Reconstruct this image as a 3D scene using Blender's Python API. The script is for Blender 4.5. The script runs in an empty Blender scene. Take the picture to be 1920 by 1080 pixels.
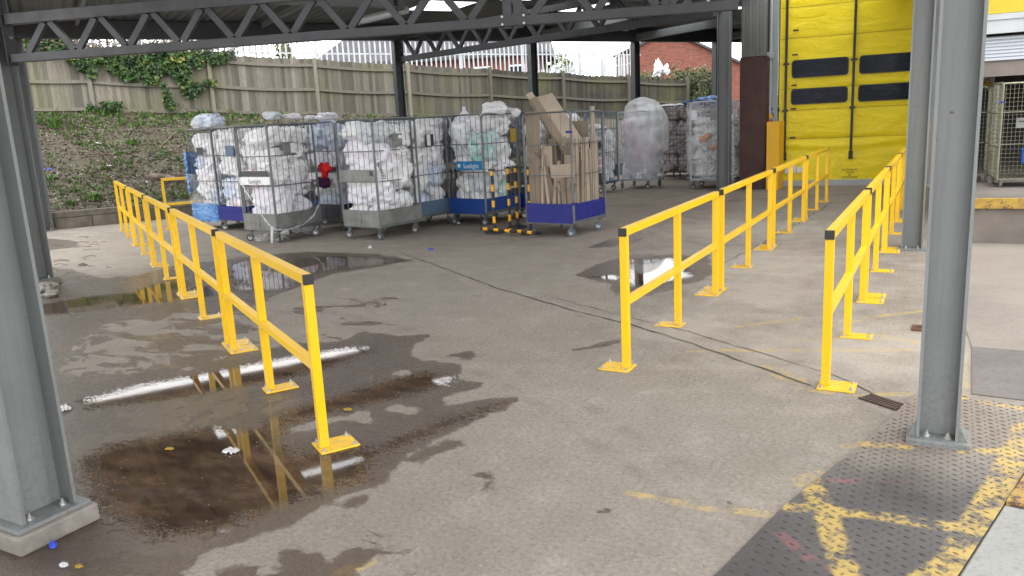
import bpy, bmesh, math, random
import numpy as np
from mathutils import Vector, Matrix, noise
random.seed(7); rng = np.random.default_rng(7)
scene = bpy.context.scene
COL = scene.collection
PI = math.pi

# ------------------------------------------------------------------ camera model (surveyed from the photo)
H = 1.8
FOC, PITCH, ROLL, YAW = 1493.70, 0.2061, -0.0513, 0.5021
_c, _s = math.cos(YAW), math.sin(YAW)
F = Vector((-_s*math.cos(PITCH), _c*math.cos(PITCH), -math.sin(PITCH)))
_r = Vector((_c, _s, 0)); _u = _r.cross(F)
R = _r*math.cos(ROLL) + _u*math.sin(ROLL)
U = -_r*math.sin(ROLL) + _u*math.cos(ROLL)
CAM = Vector((0, 0, H))
def ray(x, y): return F + R*((x-960)/FOC) - U*((y-540)/FOC)
def G(x, y, z=0.0):
    d = ray(x, y); return CAM + d*((z-H)/d.z)
def D(x, y, dep): return CAM + ray(x, y)*dep

def unit(x, y):
    n = math.hypot(x, y); return Vector((x/n, y/n, 0))
A = unit(.524, .852)          # canopy long direction
B = unit(.852, -.524)         # canopy cross direction
Zv = Vector((0, 0, 1))

# ------------------------------------------------------------------ tagging
def tag(o, label=None, cat=None, group=None, kind=None):
    if label: o['label'] = label
    if cat: o['category'] = cat
    if group: o['group'] = group
    if kind: o['kind'] = kind
    return o
def empty(name, loc, label, cat, group=None, rz=0):
    o = bpy.data.objects.new(name, None); COL.objects.link(o)
    o.location = loc; o.rotation_euler = (0, 0, rz); o.empty_display_size = .1
    return tag(o, label, cat, group)
def link(name, me, mat=None, parent=None, loc=None, rot=None, smooth=False):
    o = bpy.data.objects.new(name, me); COL.objects.link(o)
    if mat is not None and not me.materials: me.materials.append(mat)
    if parent is not None: o.parent = parent
    if loc is not None: o.location = loc
    if rot is not None: o.rotation_euler = rot
    if smooth:
        me.polygons.foreach_set('use_smooth', [True]*len(me.polygons))
    return o

class MB:
    """collects boxes, tubes and sheets, links them as one mesh"""
    def __init__(s): s.v = []; s.f = []; s.c = []
    def add(s, vs, fs, col=None):
        n = len(s.v); s.v += [tuple(v) for v in vs]; s.f += [tuple(i+n for i in f) for f in fs]
        s.c += [col if col is not None else 0.5]*len(vs)
    def box(s, c, size, rz=0, M=None, col=None):
        hx, hy, hz = size[0]/2, size[1]/2, size[2]/2
        vs = [Vector((x, y, z)) for z in (-hz, hz) for x, y in ((-hx, -hy), (hx, -hy), (hx, hy), (-hx, hy))]
        if M is None: M = Matrix.Rotation(rz, 3, 'Z')
        s.add([M @ v + Vector(c) for v in vs], [(3,2,1,0),(4,5,6,7),(0,1,5,4),(1,2,6,5),(2,3,7,6),(3,0,4,7)], col)
    def span(s, p0, p1, w, h, up=Zv, col=None):
        """box beam from p0 to p1, w across, h along up"""
        p0, p1 = Vector(p0), Vector(p1); d = p1-p0; L = d.length
        x = d.normalized(); y = up.cross(x).normalized(); z = x.cross(y)
        M = Matrix((x, y, z)).transposed()
        s.box((p0+p1)/2, (L, w, h), M=M, col=col)
    def tube(s, p0, p1, r, n=6, r1=None, cap=True, col=None):
        p0, p1 = Vector(p0), Vector(p1); d = (p1-p0)
        if d.length < 1e-6: return
        d.normalize(); a = Vector((1, 0, 0)) if abs(d.x) < .8 else Vector((0, 1, 0))
        x = d.cross(a).normalized(); y = d.cross(x); r1 = r if r1 is None else r1
        vs = [p0 + (x*math.cos(2*PI*i/n)+y*math.sin(2*PI*i/n))*r for i in range(n)] + \
             [p1 + (x*math.cos(2*PI*i/n)+y*math.sin(2*PI*i/n))*r1 for i in range(n)]
        fs = [(i, (i+1) % n, n+(i+1) % n, n+i) for i in range(n)]
        if cap: fs += [tuple(range(n-1, -1, -1)), tuple(range(n, 2*n))]
        s.add(vs, fs, col)
    def path(s, pts, r, n=6, col=None):
        for a, b in zip(pts, pts[1:]): s.tube(a, b, r, n, col=col)
    def quad(s, a, b, c, d, col=None): s.add([a, b, c, d], [(0, 1, 2, 3)], col)
    def prism(s, pts, z0, z1, col=None):
        n = len(pts)
        s.add([(p[0], p[1], z0) for p in pts]+[(p[0], p[1], z1) for p in pts],
              [tuple(range(n-1, -1, -1)), tuple(range(n, 2*n))]+[(i, (i+1) % n, n+(i+1) % n, n+i) for i in range(n)], col)
    def disc(s, c, axis, r, t, n=20, col=None):
        ax = Vector(axis).normalized(); s.tube(Vector(c)-ax*t/2, Vector(c)+ax*t/2, r, n, col=col)
    def mesh(s, name):
        me = bpy.data.meshes.new(name); me.from_pydata(s.v, [], s.f)
        at = me.attributes.new('tone', 'FLOAT', 'POINT'); at.data.foreach_set('value', s.c)
        me.update(); return me
    def build(s, name, mat, parent=None, bevel=0, smooth=False, loc=None, rot=None):
        me = s.mesh(name)
        if bevel:
            bm = bmesh.new(); bm.from_mesh(me)
            bmesh.ops.bevel(bm, geom=bm.edges[:], offset=bevel, segments=2, profile=.6, affect='EDGES', clamp_overlap=True)
            bm.to_mesh(me); bm.free()
        return link(name, me, mat, parent, loc, rot, smooth)

def copy_tree(o, parent=None):
    c = o.copy(); COL.objects.link(c)
    if parent is not None: c.parent = parent
    for ch in list(o.children): copy_tree(ch, c)
    return c

def text_mesh(body, size, extrude=.0005, align='CENTER'):
    cu = bpy.data.curves.new('lettering', 'FONT'); cu.body = body; cu.size = size
    cu.extrude = extrude; cu.align_x = align; cu.align_y = 'CENTER'; cu.space_line = .9
    t = bpy.data.objects.new('lettering', cu); COL.objects.link(t)
    bpy.context.view_layer.update()
    me = bpy.data.meshes.new_from_object(t.evaluated_get(bpy.context.evaluated_depsgraph_get()))
    bpy.data.objects.remove(t); bpy.data.curves.remove(cu)
    return me
def text_on(name, body, size, mat, parent, loc, rz, label=None, sx=1):
    me = text_mesh(body, size); o = link(name, me, mat, parent)
    o.location = loc; o.rotation_euler = (PI/2, 0, rz); o.scale = (sx, 1, 1)
    return o

# ------------------------------------------------------------------ materials
class N:
    def __init__(s, name):
        s.m = bpy.data.materials.new(name); s.m.use_nodes = True; s.t = s.m.node_tree
        s.b = s.t.nodes['Principled BSDF']; s.out = s.t.nodes['Material Output']
        s.co = s.t.nodes.new('ShaderNodeTexCoord')
    def new(s, typ, **kw):
        n = s.t.nodes.new(typ)
        for k, v in kw.items(): setattr(n, k, v)
        return n
    def L(s, a, b): s.t.links.new(a, b)
    def noise(s, scale, detail=4, rough=.55, vec=None, dim='3D', dist=0):
        n = s.new('ShaderNodeTexNoise'); n.inputs['Scale'].default_value = scale
        n.inputs['Detail'].default_value = detail; n.inputs['Roughness'].default_value = rough
        n.inputs['Distortion'].default_value = dist
        s.L(vec if vec is not None else s.co.outputs['Object'], n.inputs['Vector']); return n.outputs['Fac']
    def voro(s, scale, vec=None, feat='F1'):
        n = s.new('ShaderNodeTexVoronoi'); n.feature = feat; n.inputs['Scale'].default_value = scale
        s.L(vec if vec is not None else s.co.outputs['Object'], n.inputs['Vector']); return n
    def mapv(s, scale=(1, 1, 1), rot=(0, 0, 0)):
        n = s.new('ShaderNodeMapping'); n.inputs['Scale'].default_value = scale; n.inputs['Rotation'].default_value = rot
        s.L(s.co.outputs['Object'], n.inputs['Vector']); return n.outputs['Vector']
    def math(s, op, a, b=None, c=None, clamp=False):
        n = s.new('ShaderNodeMath'); n.operation = op; n.use_clamp = clamp
        for i, v in enumerate((a, b, c)):
            if v is None: continue
            if isinstance(v, (int, float)): n.inputs[i].default_value = v
            else: s.L(v, n.inputs[i])
        return n.outputs[0]
    def step(s, v, a, b, o0=0, o1=1):
        n = s.new('ShaderNodeMapRange'); n.inputs['From Min'].default_value = a; n.inputs['From Max'].default_value = b
        n.inputs['To Min'].default_value = o0; n.inputs['To Max'].default_value = o1; n.clamp = True
        s.L(v, n.inputs['Value']); return n.outputs['Result']
    def mix(s, fac, a, b, blend='MIX'):
        n = s.new('ShaderNodeMix'); n.data_type = 'RGBA'; n.blend_type = blend
        for k, v in ((0, fac), (6, a), (7, b)):
            if isinstance(v, (int, float)): n.inputs[k].default_value = v
            elif isinstance(v, tuple): n.inputs[k].default_value = (*v, 1) if len(v) == 3 else v
            else: s.L(v, n.inputs[k])
        return n.outputs[2]
    def fmix(s, fac, a, b):
        n = s.new('ShaderNodeMix'); n.data_type = 'FLOAT'
        for k, v in ((0, fac), (2, a), (3, b)):
            if isinstance(v, (int, float)): n.inputs[k].default_value = v
            else: s.L(v, n.inputs[k])
        return n.outputs[0]
    def attr(s, name):
        n = s.new('ShaderNodeAttribute'); n.attribute_name = name; return n.outputs['Fac']
    def set(s, name, v):
        i = s.b.inputs[name]
        if isinstance(v, tuple): i.default_value = (*v, 1) if len(v) == 3 else v
        elif isinstance(v, (int, float)): i.default_value = v
        else: s.L(v, i)
        return s
    def bump(s, h, strength=.3, dist=.01):
        n = s.new('ShaderNodeBump'); n.inputs['Strength'].default_value = strength if isinstance(strength, (int, float)) else 1
        if not isinstance(strength, (int, float)): s.L(strength, n.inputs['Strength'])
        n.inputs['Distance'].default_value = dist
        s.L(h, n.inputs['Height']); s.L(n.outputs['Normal'], s.b.inputs['Normal']); return s

def simple(name, col, rough=.6, metal=0, var=.15, scale=6, bump=.1, bscale=40, col2=None, wear=None):
    n = N(name)
    f = n.noise(scale, 5, .6); f = n.step(f, .3, .7)
    c2 = col2 or tuple(c*(1-var*2) for c in col)
    c = n.mix(f, c2, col)
    if wear:
        w = n.noise(wear[1], 6, .7); c = n.mix(n.step(w, wear[2], wear[2]+.05), c, wear[0])
    n.set('Base Color', c).set('Metallic', metal)
    n.set('Roughness', n.step(n.noise(scale*2.3, 4), .3, .7, max(.02, rough-.1), min(1, rough+.1)))
    if bump: n.bump(n.noise(bscale, 3), bump, .004)
    return n.m

M = {}
M['steel'] = simple('grey painted steel', (.165, .180, .182), .5, 0, .08, 3, .06, 120, wear=((.10, .09, .08), 26, .76))
def m_steel(name, col, grime=.5):
    n = N(name); f = n.noise(2.2, 5, .6); c = n.mix(n.step(f, .3, .7), tuple(x*.86 for x in col), tuple(x*1.06 for x in col))
    st = n.noise(3, 6, .7, vec=n.mapv((7, 7, .35))); c = n.mix(n.math('MULTIPLY', n.step(st, .50, .70), .42), c, (.10, .09, .075))
    sx = n.new('ShaderNodeSeparateXYZ'); n.L(n.co.outputs['Object'], sx.inputs[0]); low = n.step(sx.outputs['Z'], .05, .7, 1, 0)
    sp = n.noise(34, 5, .75); c = n.mix(n.math('MULTIPLY', n.math('MULTIPLY', low, n.step(sp, .48, .62)), grime), c, (.095, .075, .058))
    ch = n.noise(21, 3, .6); c = n.mix(n.step(ch, .735, .75), c, (.09, .035, .02))
    sc = n.noise(6, 5, .7, vec=n.mapv((2, 2, 14), (.3, .2, 0))); c = n.mix(n.math('MULTIPLY', n.step(sc, .66, .70), .35), c, (.33, .34, .34))
    n.set('Base Color', c).set('Roughness', n.step(f, .3, .7, .42, .6)).bump(n.noise(5, 3), .08, .01); return n.m
M['steel'] = m_steel('grey painted steel', (.165, .180, .182))
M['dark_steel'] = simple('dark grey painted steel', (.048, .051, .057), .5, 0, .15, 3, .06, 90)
M['rail'] = simple('yellow powder coat', (.74, .415, .004), .28, 0, .02, 2.5, 0, 60)
_n = N('yellow powder coat smooth'); _g = _n.noise(16, 6, .75); _c = _n.mix(_n.math('MULTIPLY', _n.step(_g, .55, .75), .30), (.78, .47, .004), (.52, .29, .02)); _sx = _n.new('ShaderNodeSeparateXYZ'); _n.L(_n.co.outputs['Object'], _sx.inputs[0]); _c = _n.mix(_n.math('MULTIPLY', _n.math('MULTIPLY', _n.step(_sx.outputs['Z'], .008, .22, 1, 0), _n.step(_n.noise(30, 5, .75), .45, .62)), .45), _c, (.33, .25, .13)); _n.set('Base Color', _c).set('Roughness', .3); M['rail'] = _n.m
M['cap'] = simple('black plastic cap', (.018, .018, .02), .45, 0, .1, 10, 0)
M['bolt'] = simple('zinc bolt', (.55, .55, .53), .35, .8, .1, 30, 0)
M['zinc'] = simple('zinc plated tube', (.17, .18, .19), .42, .4, .2, 12, 0)
M['zinc_dark'] = simple('dull dark cage steel', (.085, .08, .075), .55, .4, .2, 12, 0)
M['zinc_gold'] = simple('pale gold zinc wire', (.24, .24, .18), .35, .6, .15, 12, 0)
M['plate_grey'] = simple('weathered zinc panel', (.25, .255, .245), .5, .3, .2, 5, .05, 30, col2=(.13, .135, .13))
M['plate_dark'] = simple('dark base panel', (.05, .055, .065), .5, .1, .2, 6, .05, 30)
M['blue'] = simple('deep blue plastic panel', (.006, .011, .19), .6, 0, .12, 3, .03, 20)
M['blue2'] = simple('mid blue plastic panel', (.006, .05, .26), .6, 0, .12, 3, .03, 20)
M['slate'] = simple('slate blue panel', (.10, .16, .24), .45, 0, .15, 3, .03, 20)
M['rubber'] = simple('grey rubber tyre', (.09, .095, .1), .7, 0, .15, 10, 0)
M['bluerubber'] = simple('blue grey tyre', (.09, .14, .19), .6, 0, .15, 10, 0)
M['black_rubber'] = simple('black rubber foot', (.02, .02, .02), .6, 0, .2, 10, .2, 60)
M['white'] = simple('white plastic', (.75, .76, .78), .5, 0, .05, 6, 0)
M['ink'] = simple('black ink', (.02, .02, .02), .6, 0, 0, 6, 0)
M['sky_ink'] = simple('blue board', (.01, .20, .45), .45, 0, .1, 6, 0)
M['red'] = simple('red cloth', (.75, .012, .01), .8, 0, .2, 20, .6, 30)
M['purple'] = simple('purple cloth', (.09, .01, .10), .8, 0, .2, 20, .6, 30)
M['concrete_block'] = simple('mossy concrete block', (.17, .145, .115), .9, 0, .3, 3, .6, 25, col2=(.07, .065, .045))
M['plinth'] = simple('damp concrete plinth', (.23, .21, .19), .85, 0, .25, 8, .5, 40, col2=(.12, .108, .095))
M['brown'] = simple('brown clad pillar', (.058, .019, .015), .55, 0, .12, 2, .05, 60)
M['clad'] = simple('grey cladding', (.15, .155, .145), .5, 0, .12, 1.5, .05, 40)
M['frame_grey'] = simple('pale green grey frame', (.30, .36, .36), .45, 0, .08, 2, .04, 60)
M['frame_white'] = simple('off white frame', (.42, .44, .46), .45, 0, .08, 2, .04, 60)
M['guard'] = simple('amber guard plate', (.80, .42, .005), .5, 0, .05, 3, 0)
M['fascia'] = simple('yellow fascia panel', (.50, .38, .008), .45, 0, .06, 1.5, .05, 12)
M['card_old'] = simple('brown cardboard', (.42, .31, .21), .85, 0, .12, 4, .2, 60)
def m_card(name, c1, c2):
    n = N(name); oi = n.new('ShaderNodeObjectInfo'); f = n.noise(3, 5, .6)
    c = n.mix(oi.outputs['Random'], c1, c2); c = n.mix(n.math('MULTIPLY', n.step(f, .35, .7), .5), c, n.mix(1.0, c, (.62, .60, .58), 'MULTIPLY'))
    wv = n.noise(4, 3, .5, vec=n.mapv((60, 60, .5)))
    c = n.mix(n.math('MULTIPLY', n.step(wv, .5, .65), .3), c, (.16, .11, .07))
    n.set('Base Color', c).set('Roughness', .85).bump(wv, .4, .004); return n.m
M['card'] = m_card('brown cardboard', (.20, .16, .12), (.35, .285, .22))
M['card_in_old'] = simple('pale cardboard', (.50, .39, .28), .85, 0, .12, 4, .2, 60)
M['card_in'] = m_card('pale cardboard', (.33, .275, .215), (.45, .38, .30))
M['rust_yellow'] = simple('rusty yellow paint', (.62, .38, .02), .6, 0, .1, 5, .2, 40, wear=((.09, .04, .02), 14, .56))
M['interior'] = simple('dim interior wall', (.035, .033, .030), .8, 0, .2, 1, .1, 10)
M['brickred'] = None
M['nosing'] = simple('chipped yellow dock edge', (.44, .29, .03), .75, 0, .15, 6, .3, 40, col2=(.24, .14, .05), wear=((.10, .06, .04), 9, .53))
M['dock'] = simple('dock concrete', (.19, .165, .148), .85, 0, .2, 1.5, .4, 30, wear=((.08, .06, .05), 7, .7))
M['pale'] = simple('galvanised pale', (.50, .53, .56), .5, .25, .12, 2, .04, 40)
M['tile'] = simple('dark roof tile', (.075, .072, .08), .8, 0, .2, 2, .4, 8)
M['twig'] = simple('dry twig', (.20, .15, .105), .9, 0, .3, 6, 0)
M['litter_blue'] = simple('blue glove', (.03, .06, .55), .5, 0, .1, 20, .4, 60)
M['litter_white'] = simple('white litter', (.62, .62, .62), .6, 0, .15, 20, .4, 60)
M['yellow_leaf'] = simple('yellow leaf', (.42, .27, .03), .7, 0, .2, 20, .3, 60)
M['bluewrap'] = None

def m_striped():
    n = N('black and yellow bands')
    sx = n.new('ShaderNodeSeparateXYZ'); n.L(n.co.outputs['Object'], sx.inputs[0])
    f = n.math('FRACT', n.math('MULTIPLY', n.math('ADD', sx.outputs['Z'], 5.03), 1/.26))
    k = n.math('GREATER_THAN', f, .42)
    n.set('Base Color', n.mix(k, (.78, .40, .01), (.018, .018, .018))).set('Roughness', .45); return n.m
M['striped'] = m_striped()

def m_concrete():
    n = N('stained concrete'); P = n.co.outputs['Object']
    big = n.noise(.55, 6, .6); mid = n.noise(3.2, 6, .65); fine = n.noise(38, 5, .75); grit = n.noise(160, 3, .6)
    base = n.mix(n.step(big, .32, .68), (.190, .165, .138), (.252, .227, .192))
    base = n.mix(n.step(mid, .3, .75, 0, .55), base, (.30, .27, .238))
    base = n.mix(n.math('MULTIPLY', n.step(fine, .50, .66), .46), base, (.085, .07, .06))
    base = n.mix(n.math('MULTIPLY', n.step(fine, .30, .44, 1, 0), .40), base, (.42, .39, .35))
    base = n.mix(n.math('MULTIPLY', n.step(grit, .58, .68), .5), base, (.06, .05, .043))
    # brushed drag lines
    br = n.noise(5, 5, .7, vec=n.mapv((9, .55, 1), (0, 0, .62)))
    base = n.mix(n.math('MULTIPLY', n.step(br, .50, .72), .30), base, (.15, .125, .105))
    for k_, (cx_, cy_, r_) in enumerate(((-7.5, -3.2, 9.2), (-7.5, -3.2, 9.45), (4.5, 13.5, 8.6), (4.5, 13.5, 8.85))):
        vv = n.new('ShaderNodeVectorMath'); vv.operation = 'DISTANCE'; n.L(P, vv.inputs[0]); vv.inputs[1].default_value = (cx_, cy_, 0)
        dd = n.math('ABSOLUTE', n.math('SUBTRACT', vv.outputs['Value'], r_)); mk = n.math('MULTIPLY', n.step(dd, .03, .07, 1, 0), n.step(n.noise(3.3, 5, .7), .46, .62))
        base = n.mix(n.math('MULTIPLY', mk, .28), base, (.10, .085, .075))
    # scattered dark pits
    vo = n.voro(26); base = n.mix(n.step(vo.outputs['Distance'], .05, .10, .7, 0), base, (.06, .05, .045))
    # tonal attribute: trafficked grey-white scuffs / browner covered zone
    scuff = n.attr('scuff')
    sc = n.math('MULTIPLY', n.step(n.math('ADD', scuff, n.math('MULTIPLY', n.math('SUBTRACT', mid, .5), 1.5)), .1, .9), .85)
    base = n.mix(sc, base, n.mix(.45, n.mix(1.0, base, (1.5, 1.48, 1.45), 'MULTIPLY'), (.34, .32, .29)))
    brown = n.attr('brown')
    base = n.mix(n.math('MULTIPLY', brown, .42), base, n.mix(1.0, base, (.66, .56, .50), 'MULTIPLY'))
    # paint
    pd = n.attr('paint')
    pn = n.math('ADD', n.noise(9, 6, .75), n.math('MULTIPLY', n.noise(45, 4, .7), .5))
    pm = n.math('MULTIPLY', n.step(pd, -.008, .008, 1, 0), n.step(pn, .66, .86))
    base = n.mix(n.math('MULTIPLY', pm, .68), base, (.46, .33, .11))
    # water: signed distances, edges roughened
    en = n.math('MULTIPLY', n.math('SUBTRACT', n.noise(4.5, 8, .7), .5), .34)
    wet0 = n.step(n.math('ADD', n.attr('wet'), en), -.010, .016, 1, 0)
    dn = n.noise(1.5, 7, .62, vec=n.mapv((1, 1.9, 1), (0, 0, .55)), dist=.6)
    damp = n.step(n.math('ADD', dn, n.math('MULTIPLY', n.attr('damp'), .21)), .675, .695)
    wet = n.math('MAXIMUM', wet0, damp)
    gl = n.step(n.math('ADD', n.noise(2.6, 6, .65, dist=.8), n.math('MULTIPLY', n.attr('gloss'), .35)), .70, .74)
    core = n.step(n.math('ADD', n.attr('wet'), en), -.30, -.02, 1, 0)
    stone = n.math('MULTIPLY', n.math('SUBTRACT', n.noise(42, 5, .85), .5), .60)
    stone2 = n.math('MULTIPLY', n.math('SUBTRACT', n.noise(13, 5, .75, vec=n.mapv((1, 2.2, 1), (0, 0, .45))), .5), .42)
    pool = n.step(n.math('ADD', n.attr('pool'), n.math('ADD', stone, stone2)), -.006, .010, 1, 0)
    specks = n.math('MULTIPLY', n.step(n.noise(85, 4, .7), .55, .58), n.step(n.math('ADD', n.attr('pool'), n.math('MULTIPLY', n.math('SUBTRACT', n.noise(7, 3), .5), .22)), -.10, -.01))
    pool = n.math('MULTIPLY', pool, n.math('SUBTRACT', 1, specks), clamp=True)
    mud = n.mix(n.step(n.noise(2.4, 7, .68, vec=n.mapv((1, 2.2, 1), (0, 0, .5))), .40, .68), (.036, .022, .014), (.12, .078, .05))
    wetc = n.mix(1.0, base, (.39, .325, .275), 'MULTIPLY')
    wetc = n.mix(n.math('MULTIPLY', core, .5), wetc, n.mix(1.0, base, (.25, .205, .18), 'MULTIPLY'))
    c = n.mix(wet, base, wetc); c = n.mix(pool, c, mud)
    n.set('Base Color', c)
    rw = n.fmix(wet, n.step(fine, .3, .7, .78, .95), n.fmix(gl, n.step(n.noise(22, 4, .7), .35, .65, .26, .5), .17))
    n.set('Roughness', n.fmix(pool, rw, .035))
    n.set('Specular IOR Level', n.fmix(pool, n.fmix(wet, .25, n.fmix(gl, .5, .85)), .55))
    hgt = n.math('ADD', n.math('MULTIPLY', grit, .5), n.math('ADD', fine, n.math('MULTIPLY', n.noise(70, 3, .8), .8)))
    ripple = n.math('MULTIPLY', n.noise(6, 2, .5), .02)
    n.bump(n.fmix(pool, n.math('ADD', hgt, n.math('MULTIPLY', n.math('MULTIPLY', wet, n.noise(34, 4, .8)), 2.2)), ripple), .6, .008)
    return n.m
M['concrete'] = m_concrete()

def m_rough(name, c1, c2, s1=1, s2=30, rough=.9, b=.5, bd=.01, c3=None):
    n = N(name); f = n.noise(s1, 6, .65); g = n.noise(s2, 5, .75)
    c = n.mix(n.step(f, .33, .67), c1, c2)
    c = n.mix(n.math('MULTIPLY', n.step(g, .5, .75), .6), c, c3 or tuple(x*.45 for x in c1))
    n.set('Base Color', c).set('Roughness', rough).bump(g, b, bd); return n.m
M['asphalt'] = m_rough('old asphalt', (.115, .105, .10), (.165, .15, .142), 1.4, 30, .9, .7, .012)
M['yard'] = m_rough('worn yard surface', (.19, .165, .145), (.26, .23, .20), .7, 40)
M['slab'] = m_rough('pale concrete slab', (.20, .20, .19), (.28, .28, .265), 2, 45, .85, .3)
M['gravel'] = m_rough('dark wet gravel', (.03, .03, .035), (.09, .09, .1), 30, 45, .5, 1, .03)
M['soil'] = m_rough('leaf littered soil', (.062, .055, .034), (.125, .112, .078), 1.3, 16, .95, 1, .06, c3=(.03, .022, .015))
M['field'] = m_rough('rough grass land', (.09, .11, .04), (.14, .13, .07), .3, 4, .95, .6, .05)
M['bark'] = m_rough('bark', (.10, .075, .05), (.16, .125, .09), 5, 30)

def m_wood():
    n = N('weathered fence board'); t = n.attr('tone')
    g = n.noise(6, 6, .7, vec=n.mapv((9, 9, .7))); gg = n.noise(.5, 4, .6)
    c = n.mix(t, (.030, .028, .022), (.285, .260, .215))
    c = n.mix(n.math('MULTIPLY', n.step(g, .48, .7), .65), c, (.05, .042, .03))
    c = n.mix(n.math('MULTIPLY', n.step(gg, .48, .66), .38), c, (.13, .13, .045))
    n.set('Base Color', c).set('Roughness', .9).bump(g, .5, .01); return n.m
M['wood'] = m_wood()
def m_leaf(name, c1, c2, c3=None):
    n = N(name); t = n.attr('tone'); c = n.mix(t, c1, c2)
    if c3: c = n.mix(n.step(t, .91, .95), c, c3)
    n.set('Base Color', c).set('Roughness', .55)
    n.b.inputs['Transmission Weight'].default_value = 0
    return n.m
M['ivy'] = m_leaf('ivy leaf', (.012, .036, .010), (.055, .115, .02), (.20, .20, .035))
M['grass'] = m_leaf('grass blade', (.03, .085, .015), (.12, .21, .04))
M['hedge'] = m_leaf('hedge leaf', (.035, .045, .015), (.16, .18, .06))
M['tree'] = m_leaf('light tree leaf', (.12, .16, .03), (.30, .36, .08))
M['litter'] = m_leaf('dead leaf', (.05, .040, .026), (.20, .17, .125), (.32, .31, .28))
M['conifer'] = m_leaf('conifer leaf', (.05, .065, .02), (.14, .15, .05))

def m_brick():
    n = N('red brick'); br = n.new('ShaderNodeTexBrick')
    br.inputs['Scale'].default_value = 1; br.inputs['Brick Width'].default_value = .22; br.inputs['Row Height'].default_value = .075
    br.inputs['Mortar Size'].default_value = .006
    br.inputs['Color1'].default_value = (.21, .062, .04, 1); br.inputs['Color2'].default_value = (.12, .04, .028, 1); br.inputs['Mortar'].default_value = (.17, .11, .085, 1)
    mp = n.new('ShaderNodeMapping'); mp.inputs['Rotation'].default_value = (PI/2, 0, 0)
    n.L(n.co.outputs['Object'], mp.inputs['Vector']); n.L(mp.outputs[0], br.inputs['Vector'])
    n.set('Base Color', br.outputs['Color']).set('Roughness', .9); return n.m
M['brick'] = m_brick()

def m_bag(name, c1, c2, tr=.0, rough=.38):
    n = N(name)
    w = n.noise(1.5, 5, .6, dist=1.6); w2 = n.noise(9, 5, .65, dist=1.4)
    oi = n.new('ShaderNodeObjectInfo')
    c = n.mix(n.step(n.noise(2.2, 3, .5), .38, .62), c1, c2)
    n.set('Base Color', c).set('Roughness', n.step(w2, .3, .7, rough-.12, rough+.2))
    n.bump(n.math('ADD', w, n.math('MULTIPLY', w2, .34)), .8, .055)
    return n.m
M['bag_white'] = m_bag('white laundry plastic', (.84, .85, .88), (.92, .92, .94))
M['bag_lilac'] = m_bag('lilac tinted bag', (.80, .78, .90), (.90, .89, .93))
M['bag_pink'] = m_bag('pink tinted bag', (.86, .62, .70), (.90, .87, .90))
M['bag_blue'] = m_bag('blue tinted bag', (.50, .60, .80), (.82, .87, .94))
M['bag_teal'] = m_bag('teal tinted bag', (.36, .68, .62), (.84, .90, .91))
M['bag_grey'] = m_bag('clear grey bag', (.62, .66, .72), (.80, .84, .87))
M['cloth_brown'] = m_bag('greyish brown linen', (.30, .265, .27), (.46, .41, .41), rough=.8)
M['cloth_navy'] = m_bag('navy linen', (.02, .03, .07), (.06, .10, .22), rough=.7)
M['cloth_blue'] = m_bag('blue linen', (.10, .19, .42), (.28, .42, .68), rough=.7)
M['cloth_orange'] = m_bag('peach linen', (.65, .33, .20), (.68, .44, .32), rough=.7)
M['bluewrap'] = m_bag('blue film wrap', (.05, .17, .42), (.16, .33, .62), rough=.3)

def m_film(name, alpha=.3, col=(.88, .90, .92)):
    n = N(name); n.set('Transmission Weight', 0.0); w = n.noise(2.0, 2, .5, dist=1.0)
    n.set('Base Color', col).set('Roughness', .22)
    n.set('Alpha', n.step(w, .35, .7, alpha*.6, min(1, alpha*1.5))).bump(n.noise(2.6, 3, .5, dist=1.2), .3, .05); return n.m
M['film'] = m_film('clear stretch film', .34)
def m_milky(name, op):
    n = N(name); d = n.new('ShaderNodeBsdfDiffuse'); d.inputs['Color'].default_value = (.93, .94, .96, 1)
    t = n.new('ShaderNodeBsdfTranslucent'); t.inputs['Color'].default_value = (.93, .94, .96, 1)
    g = n.new('ShaderNodeBsdfGlossy'); g.inputs['Roughness'].default_value = .25
    a = n.new('ShaderNodeMixShader'); a.inputs[0].default_value = .5; n.L(d.outputs[0], a.inputs[1]); n.L(t.outputs[0], a.inputs[2])
    b = n.new('ShaderNodeMixShader'); b.inputs[0].default_value = .08; n.L(a.outputs[0], b.inputs[1]); n.L(g.outputs[0], b.inputs[2])
    tr = n.new('ShaderNodeBsdfTransparent'); c = n.new('ShaderNodeMixShader')
    n.L(n.step(n.noise(2.2, 3, .5, dist=1.2), .35, .65, op-.18, op+.15), c.inputs[0]); n.L(tr.outputs[0], c.inputs[1]); n.L(b.outputs[0], c.inputs[2])
    bp = n.new('ShaderNodeBump'); bp.inputs['Strength'].default_value = .4; bp.inputs['Distance'].default_value = .05
    n.L(n.noise(3, 4, .55, vec=n.mapv((1, 1, .4)), dist=1.2), bp.inputs['Height'])
    for q in (d, t, g): n.L(bp.outputs['Normal'], q.inputs['Normal'])
    n.L(c.outputs[0], n.out.inputs['Surface']); return n.m
M['cover'] = m_milky('milky plastic cover', .50)
M['film'] = m_milky('clear stretch film', .25)

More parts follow.
